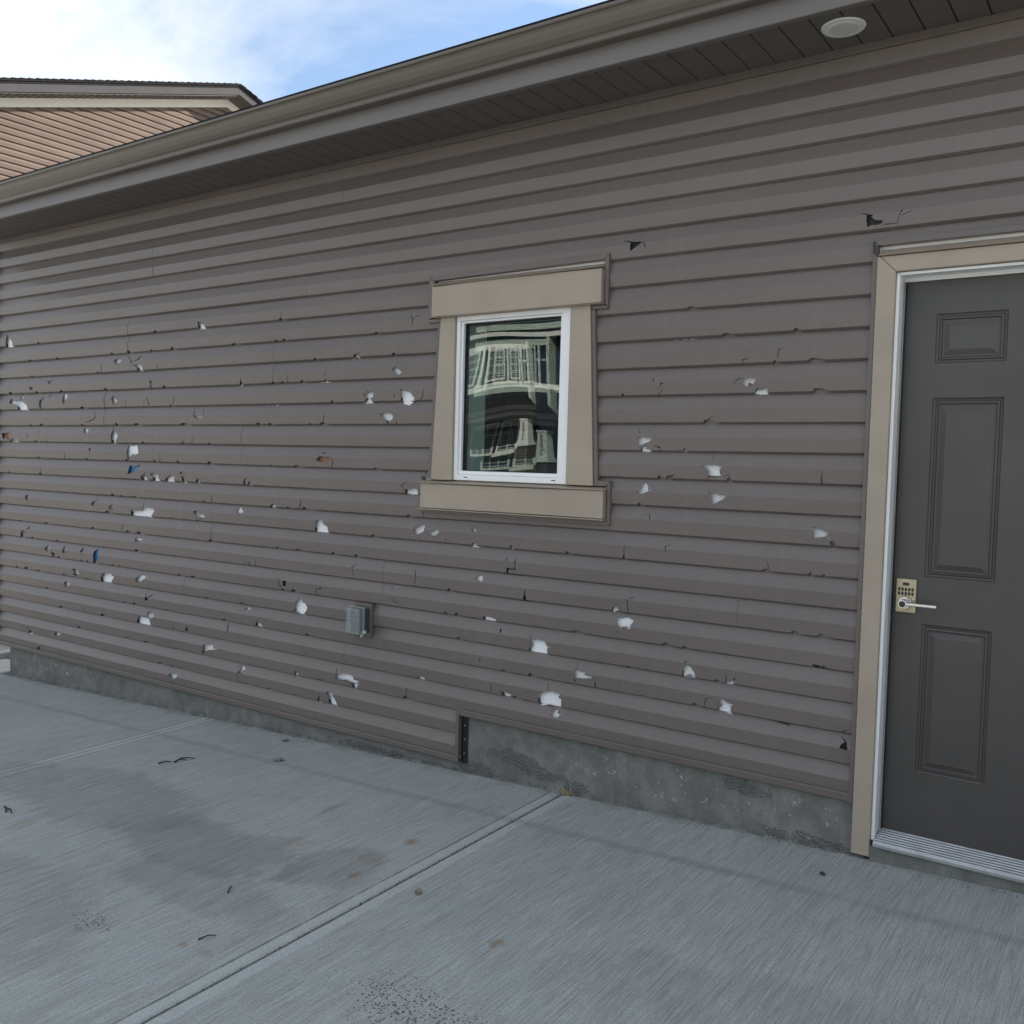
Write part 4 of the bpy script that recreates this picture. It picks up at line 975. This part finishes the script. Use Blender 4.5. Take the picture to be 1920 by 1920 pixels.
def gable_prism(name, dz_top, dz_bot, x0, x1, mat, ext=0., ymax=NHW):
    """band that follows both rakes; dz measured down from the soffit line"""
    L = ymax + ext
    for sgn in (-1, 1):
        o = [(AY, AZ + dz_top), (AY + sgn * L, AZ + dz_top - PT * L), (AY + sgn * L, AZ + dz_bot - PT * L), (AY, AZ + dz_bot)]
        prism_gen(name, [(x0, y, z) for y, z in o], [(x1, y, z) for y, z in o], mat, nh)
prism_gen('wall_core', [(NX - .002, AY - NHW, G0), (NX - .002, AY - NHW, AZ - PT * NHW), (NX - .002, AY, AZ), (NX - .002, AY + NHW, AZ - PT * NHW), (NX - .002, AY + NHW, G0)], [(NX - 9, AY - NHW, G0), (NX - 9, AY - NHW, AZ - PT * NHW), (NX - 9, AY, AZ), (NX - 9, AY + NHW, AZ - PT * NHW), (NX - 9, AY + NHW, G0)], M['vinyl_house'], nh)
gable_prism('frieze_board', -.006, -.155, NX + .001, NX + .047, M['cream'])
OH = .40
gable_prism('rake_soffit', .012, -.004, NX + .0, NX + OH - .01, M['darksoffit'], .4)
gable_prism('rake_fascia', .185, .015, NX + OH - .012, NX + OH + .012, M['greyfascia'], .45)
gable_prism('rake_trim', .186, .150, NX + OH + .0125, NX + OH + .024, M['shingle'], .45)
gable_prism('roof', .215, .1865, NX - 9.4, NX + OH + .045, M['shingle'], .5)
for sgn in (-1, 1):                                # shingle butts along the rake edge
    y = .0; i = 0
    while y < NHW + .45:
        prism_gen('shingle', [(NX + OH - .3, AY + sgn * y, AZ + .2155 - PT * y), (NX + OH - .3, AY + sgn * (y + .135), AZ + .2155 - PT * (y + .135)), (NX + OH - .3, AY + sgn * (y + .135), AZ + .236 - PT * (y + .135)), (NX + OH - .3, AY + sgn * y, AZ + .2200 - PT * y)],
                  [(NX + OH + .052 + .004 * (i % 3), AY + sgn * q, AZ + dz - PT * q) for q, dz in ((y, .2155), (y + .135, .2155), (y + .135, .236), (y, .2200))], M['shingle'], nh)
        y += .137; i += 1
# soffit seams of the rake
for i in range(46):
    y = .25 + i * .14
    if y > NHW: break
    prism_gen('soffit_seam', [(NX + .049, AY - y - d, AZ - PT * (y + d) - .0045) for d in (0, .02)] + [(NX + .049, AY - y - d, AZ - PT * (y + d) - .012) for d in (.02, 0)],
              [(NX + OH - .015, AY - y - d, AZ - PT * (y + d) - .0045) for d in (0, .02)] + [(NX + OH - .015, AY - y - d, AZ - PT * (y + d) - .012) for d in (.02, 0)], M['darksoffit'], nh)

# ------------------------------------------------------------------ house across the street, mirrored in the window
HY = -20.0; HG = gz(-12, -16) - .05
oh = thing('facing_house', 'navy house with white trim and numbered porch pillars, mirrored in the garage window', 'house', (-17, HY - 4, HG))
TR = plain('white_house_trim', (.78, .78, .72), .5)
def fbox(name, x0, x1, z0, z1, d0, d1, mat, bevel=0): return box(name, x0, x1, HY + d0, HY + d1, z0, z1, mat, oh, bevel)
fbox('wall', -25, -11.2, HG, 6.35, -8.9, -.6, M['navy'])
fbox('bay_wall', -21.5, -15.55, HG, 6.15, -.599, -.03, M['navy'])
for k in range(52):
    z = HG + .2 + k * .12
    if z > 6.0: break
    prism_gen('siding_plank', [(-21.45, HY - .031, z), (-21.45, HY - .008, z), (-21.45, HY - .026, z + .118), (-21.45, HY - .031, z + .118)], [(-15.7, HY - .031, z), (-15.7, HY - .008, z), (-15.7, HY - .026, z + .118), (-15.7, HY - .031, z + .118)], M['navy'], oh)
    prism_gen('siding_plank', [(-15.5, HY - .601, z), (-15.5, HY - .572, z), (-15.5, HY - .596, z + .118), (-15.5, HY - .601, z + .118)], [(-11.3, HY - .601, z), (-11.3, HY - .572, z), (-11.3, HY - .596, z + .118), (-11.3, HY - .601, z + .118)], M['navy'], oh)
fbox('corner_board', -15.70, -15.52, 2.9, 6.1, -.62, .015, TR)
fbox('belly_band', -21.5, -15.701, 3.78, 4.06, -.03, .03, TR)
fbox('belly_band', -15.519, -11.25, 3.86, 4.10, -.62, -.555, TR)
fbox('head_band', -21.5, -15.701, 5.68, 5.92, -.03, .03, TR)
fbox('corner_board', -11.45, -11.2, HG, 6.3, -.62, -.54, TR)
# main roof over all
prism_x('main_roof', [(HY + .35, 6.36), (HY - 4.75, 8.6), (HY - 9.8, 6.36), (HY - 9.8, 6.5), (HY - 4.75, 8.75), (HY + .35, 6.5)], -25.6, -10.6, M['shingle'], oh)
box('eave_fascia', -25.6, -10.6, HY + .351, HY + .39, 6.25, 6.46, TR, oh)
box('eave_soffit', -25.5, -10.7, HY - .58, HY + .35, 6.33, 6.358, M['greyfascia'], oh)
def fwin(x0, x1, z0, z1, d, nx, nz, name='window'):
    w = ringframe(name, (x0 - .09, x1 + .09, z0 - .09, z1 + .09), (x0, x1, z0, z1), HY + d, HY + d + .05, TR, oh, 0)
    boxes('blind', [(x0, x1, HY + d + .004, HY + d + .010, z0, z1)], M['pane_curtain'], w)
    ms = [(x0 + (x1 - x0) * i / nx - .022, x0 + (x1 - x0) * i / nx + .022, HY + d + .012, HY + d + .045, z0, z1) for i in range(1, nx)]
    if ms: boxes('mullion', ms, TR, w)
    ms = [(x0, x1, HY + d + .0125, HY + d + .030, z0 + (z1 - z0) * j / nz - .012, z0 + (z1 - z0) * j / nz + .012) for j in range(1, nz)]
    if ms: boxes('glazing_bar', ms, TR, w)
fwin(-19.0, -17.75, 4.22, 5.58, -.03, 3, 4); fwin(-17.1, -16.45, 4.22, 5.58, -.03, 1, 4); fwin(-21.1, -19.8, 4.22, 5.58, -.03, 2, 4)
for x in (-19.45, -17.42, -16.15): fbox('window_board', x - .07, x + .07, 4.061, 5.679, -.03, .028, TR)
fbox('window_rail', -16.38, -15.71, 5.05, 5.13, -.03, .026, TR)
# porch
PG = HG + .55
fbox('porch_floor', -21.5, -14.0, HG, PG, -.028, 1.9, M['sidewalk'])
prism_gen('porch_roof', [(-21.7, HY + 2.1, 2.72), (-21.7, HY + 2.1, 2.80), (-20.2, HY - .02, 3.62), (-20.2, HY - .02, 3.54)], [(-13.8, HY + 2.1, 2.72), (-13.8, HY + 2.1, 2.80), (-16.2, HY - .02, 3.62), (-16.2, HY - .02, 3.54)], M['shingle'], oh)
box('porch_fascia', -21.7, -13.8, HY + 2.101, HY + 2.13, 2.58, 2.79, M['greyfascia'], oh)
box('porch_beam', -21.5, -14.0, HY + 1.75, HY + 2.05, 2.36, 2.71, M['darksoffit'], oh)
fwin(-19.1, -17.8, .95, 2.15, -.03, 3, 3, 'porch_window'); fwin(-17.45, -16.55, .95, 2.15, -.03, 2, 3, 'porch_window')
fbox('porch_sill', -17.65, -16.35, .76, .90, -.03, .09, TR)
fbox('porch_door', -20.9, -19.9, PG, 2.2, -.03, .02, M['door'])
def number(txt, x, y, ztop, size, parent):
    for i, ch in enumerate(txt):
        cu = bpy.data.curves.new('digit', 'FONT'); cu.body = ch; cu.size = size; cu.extrude = .006; cu.align_x = 'CENTER'
        tmp = bpy.data.objects.new('tmp', cu); C.objects.link(tmp)
        me = bpy.data.meshes.new_from_object(tmp.evaluated_get(bpy.context.evaluated_depsgraph_get()))
        bpy.data.objects.remove(tmp)
        me.transform(Matrix.Translation((x, y, ztop - size * .75 - i * size * .88)) @ Matrix.Rotation(math.pi, 4, 'Z') @ Matrix.Rotation(math.pi / 2, 4, 'X'))
        me.materials.clear()
        link('digit', me, M['black'], parent)
def pillar(x, txt, size):
    p = part_empty('porch_pillar', oh, (x, HY + 1.9, PG))
    y = HY + 1.5
    prism_gen('shaft', [(x + sx * .30, y + sy * .30, 1.20) for sx, sy in ((-1, -1), (1, -1), (1, 1), (-1, 1))], [(x + sx * .24, y + sy * .24, 2.12) for sx, sy in ((-1, -1), (1, -1), (1, 1), (-1, 1))], TR, p, .01)
    box('shaft_cap', x - .29, x + .29, y - .29, y + .29, 2.121, 2.20, TR, p, .01)
    box('shaft_base', x - .37, x + .37, y - .37, y + .37, 1.05, 1.199, TR, p, .01)
    box('post', x - .15, x + .15, y - .15, y + .15, 2.201, 2.37, M['darksoffit'], p)
    rr = random.Random(int(x * 10))
    zz = PG
    while zz < 1.05 - .08:
        h = .09
        for sgn in (0, 1):
            xx = x - .34 + (.0 if sgn == 0 else 0)
        lst = []; xx = x - .34
        while xx < x + .33:
            w = min(rr.uniform(.14, .28), x + .34 - xx); lst.append((xx, xx + w - .008, y - .34 + rr.uniform(0, .015), y + .325 + rr.uniform(0, .02), zz, zz + h - .008)); xx += w
        for q in lst: box('stone', *q, M['stone'], p)
        zz += h
    number(txt, x, y + .302, 2.06, size, p)
pillar(-14.95, '202', .30)
pillar(-19.7, '202', .30)
# black railing
rl = [(-19.2, -15.4, HY + 1.86, HY + 1.90, PG + .86, PG + .93), (-19.2, -15.4, HY + 1.86, HY + 1.90, PG + .10, PG + .14)]
rail = boxes('railing', rl, M['black'], oh)
boxes('baluster', [(-19.15 + i * .115, -19.13 + i * .115, HY + 1.87, HY + 1.89, PG + .1405, PG + .8795) for i in range(33)], M['black'], oh)
structure(obj('lawn', [(x, y, gz(max(-12, min(6, x)), max(-16, y)) - .03) for y in (-19.0, -14.92) for x in (-60, -12, 6, 60)], [(0, 1, 5, 4), (1, 2, 6, 5), (2, 3, 7, 6)], M['lawn']))

# ------------------------------------------------------------------ litter on the driveway
def twig(label, pts, r, group='twigs on the driveway'):
    r *= .72
    v, f = [], []; rings = []
    for i, (x, y) in enumerate(pts):
        rr = r * (1 - .55 * i / max(1, len(pts) - 1)); z = gz(x, y) + r + (.006 if 0 < i < len(pts) - 1 else 0); ring = []
        d = Vector((pts[min(i + 1, len(pts) - 1)][0] - pts[max(0, i - 1)][0], pts[min(i + 1, len(pts) - 1)][1] - pts[max(0, i - 1)][1], 0)).normalized(); s = Vector((-d.y, d.x, 0))
        for a in range(6):
            q = Vector((x, y, z)) + s * rr * math.cos(a * math.pi / 3) + Vector((0, 0, rr * math.sin(a * math.pi / 3))); ring.append(len(v)); v.append(tuple(q))
        rings.append(ring)
    for a, b in zip(rings, rings[1:]):
        for i in range(6): f.append((a[i], a[(i + 1) % 6], b[(i + 1) % 6], b[i]))
    f += [tuple(rings[0])[::-1], tuple(rings[-1])]
    return tag(obj('twig', v, f, M['bark']), label, 'twig', group)
def forked(label, pts, br, r):
    e = twig(label, pts, r)
    for b in br:
        c = twig('x', b, r * .7); c.name = 'side_shoot'
        for key in ('label', 'category', 'group'): del c[key]
        c.parent = e
    return e
twig('short straight dark twig beside the forked twig on the driveway', [(-4.092, -.712), (-4.075, -.684), (-4.060, -.657)], .0065)
forked('forked dark twig on the driveway below the outlet', [(-4.040, -.655), (-4.052, -.61), (-4.035, -.585), (-4.005, -.560)], [[(-4.052, -.61), (-4.075, -.585)], [(-4.045, -.60), (-4.015, -.60)]], .0065)
twig('small dark twig near the damp patch on the driveway', [(-2.590, -1.470), (-2.606, -1.446), (-2.624, -1.428)], .0050)
twig('thin twig lying in the foreground near the rust specks', [(-2.398, -1.732), (-2.385, -1.706), (-2.372, -1.684)], .0040)
forked('crooked twig at the left edge of the driveway', [(-4.125, -1.455), (-4.080, -1.470), (-4.045, -1.468), (-4.015, -1.480)], [[(-4.08, -1.47), (-4.05, -1.49)]], .0070)
def leaf(label, x, y, r, rot, mat='leaf'):
    v = [(x, y, gz(x, y) + .006)]; n = 9
    for i in range(n):
        a = rot + 2 * math.pi * i / n; q = r * (1 - .45 * abs(math.sin(a - rot))); px_, py_ = x + q * math.cos(a), y + q * math.sin(a)
        v.append((px_, py_, gz(px_, py_) + .002 + .010 * abs(math.cos(a * 1.5))))
    f = [(0, 1 + i, 1 + (i + 1) % n) for i in range(n)]
    o = obj('dry_leaf', v, f, M[mat], None, fix=False); s = o.modifiers.new('solid', 'SOLIDIFY'); s.thickness = .001
    return tag(o, label, 'leaf', 'dry leaves on the driveway')
leaf('pale curled dry leaf on the drip line below the step in the siding', -3.616, -.350, .034, .5)
leaf('dry leaf scrap close to the foundation below the outlet', -3.858, -.095, .026, 1.2)
leaf('small brown leaf scrap right of the near driveway joint', -2.038, -1.112, .022, 2.2)
def pebble(label, x, y, r):
    v, f = [], []; bm = bmesh.new(); bmesh.ops.create_icosphere(bm, subdivisions=2, radius=r)
    rr = random.Random(int(x * 1000))
    for q in bm.verts: q.co *= rr.uniform(.8, 1.15); q.co.z *= .6; q.co += Vector((x, y, gz(x, y) + r * .45))
    me = bpy.data.meshes.new('pebble'); bm.to_mesh(me); bm.free()
    return tag(link('pebble', me, M['bark']), label, 'pebble')
pebble('dark pebble on the concrete near the foot of the door casing', -.937, -.227, .010)

# grit and a dry tuft at the foot of the wall
def grit():
    rr = random.Random(21); v, f = [], []
    for i in range(900):
        x = rr.uniform(FX0 + .02, 1.2); y = -.004 - abs(rr.gauss(0, .030)) - (.02 if x > -.85 else 0); r = rr.uniform(.0012, .0042) * (1.4 if rr.random() < .08 else 1)
        if rr.random() < .35 and not (-2.6 < x < -1.9 or x > -1.5 or x < -3): continue
        n = len(v); a = rr.uniform(0, 3); z = gz(x, y)
        for q in range(4): v.append((x + r * math.cos(a + q * 1.57) * rr.uniform(.7, 1.3), y + r * math.sin(a + q * 1.57) * rr.uniform(.7, 1.3), z - .001))
        v.append((x + r * .2, y, z + r * rr.uniform(.6, 1.1))); f += [(n, n + 1, n + 4), (n + 1, n + 2, n + 4), (n + 2, n + 3, n + 4), (n + 3, n, n + 4)]
    for k_ in range(420):                                     # dirt caught in the near joint
        y = rr.uniform(-3.6, -.02); x = -2.152 + rr.gauss(0, .006); r = rr.uniform(.001, .003); n = len(v); z = gz(x, y) - .004; a = rr.uniform(0, 3)
        for q in range(4): v.append((x + r * math.cos(a + q * 1.57), y + 1.6 * r * math.sin(a + q * 1.57), z - .002))
        v.append((x, y, z + r)); f += [(n, n + 1, n + 4), (n + 1, n + 2, n + 4), (n + 2, n + 3, n + 4), (n + 3, n, n + 4)]
    o = obj('grit', v, f, plain('mixed_grit', (.16, .14, .12), .9, 0, .8, 90), None, fix=False); o['kind'] = 'stuff'
    return tag(o, 'fine grit gathered along the foot of the foundation and in the joint', 'grit')
grit()
def tuft():
    rr = random.Random(5); v, f = [], []
    for i in range(26):
        x, y = -2.125 + rr.gauss(0, .014), -.010 + rr.gauss(0, .006); z = gz(x, y) - .004; L = rr.uniform(.015, .05); a = rr.uniform(0, 6.28); lean = rr.uniform(.2, .9) * L; w = .0014; n = len(v)
        dx, dy = math.cos(a), -abs(math.sin(a)); v += [(x - w * dy, y + w * dx, z), (x + w * dy, y - w * dx, z), (x + dx * lean * .4, y + dy * lean * .4, z + L * .6), (x + dx * lean, y + dy * lean, z + L * .8)]; f += [(n, n + 1, n + 2), (n, n + 2, n + 3)]
    o = obj('dry_weed', v, f, M['straw'], None, fix=False); return tag(o, 'tiny tuft of dry grass where the near joint meets the foundation', 'weed')
tuft()
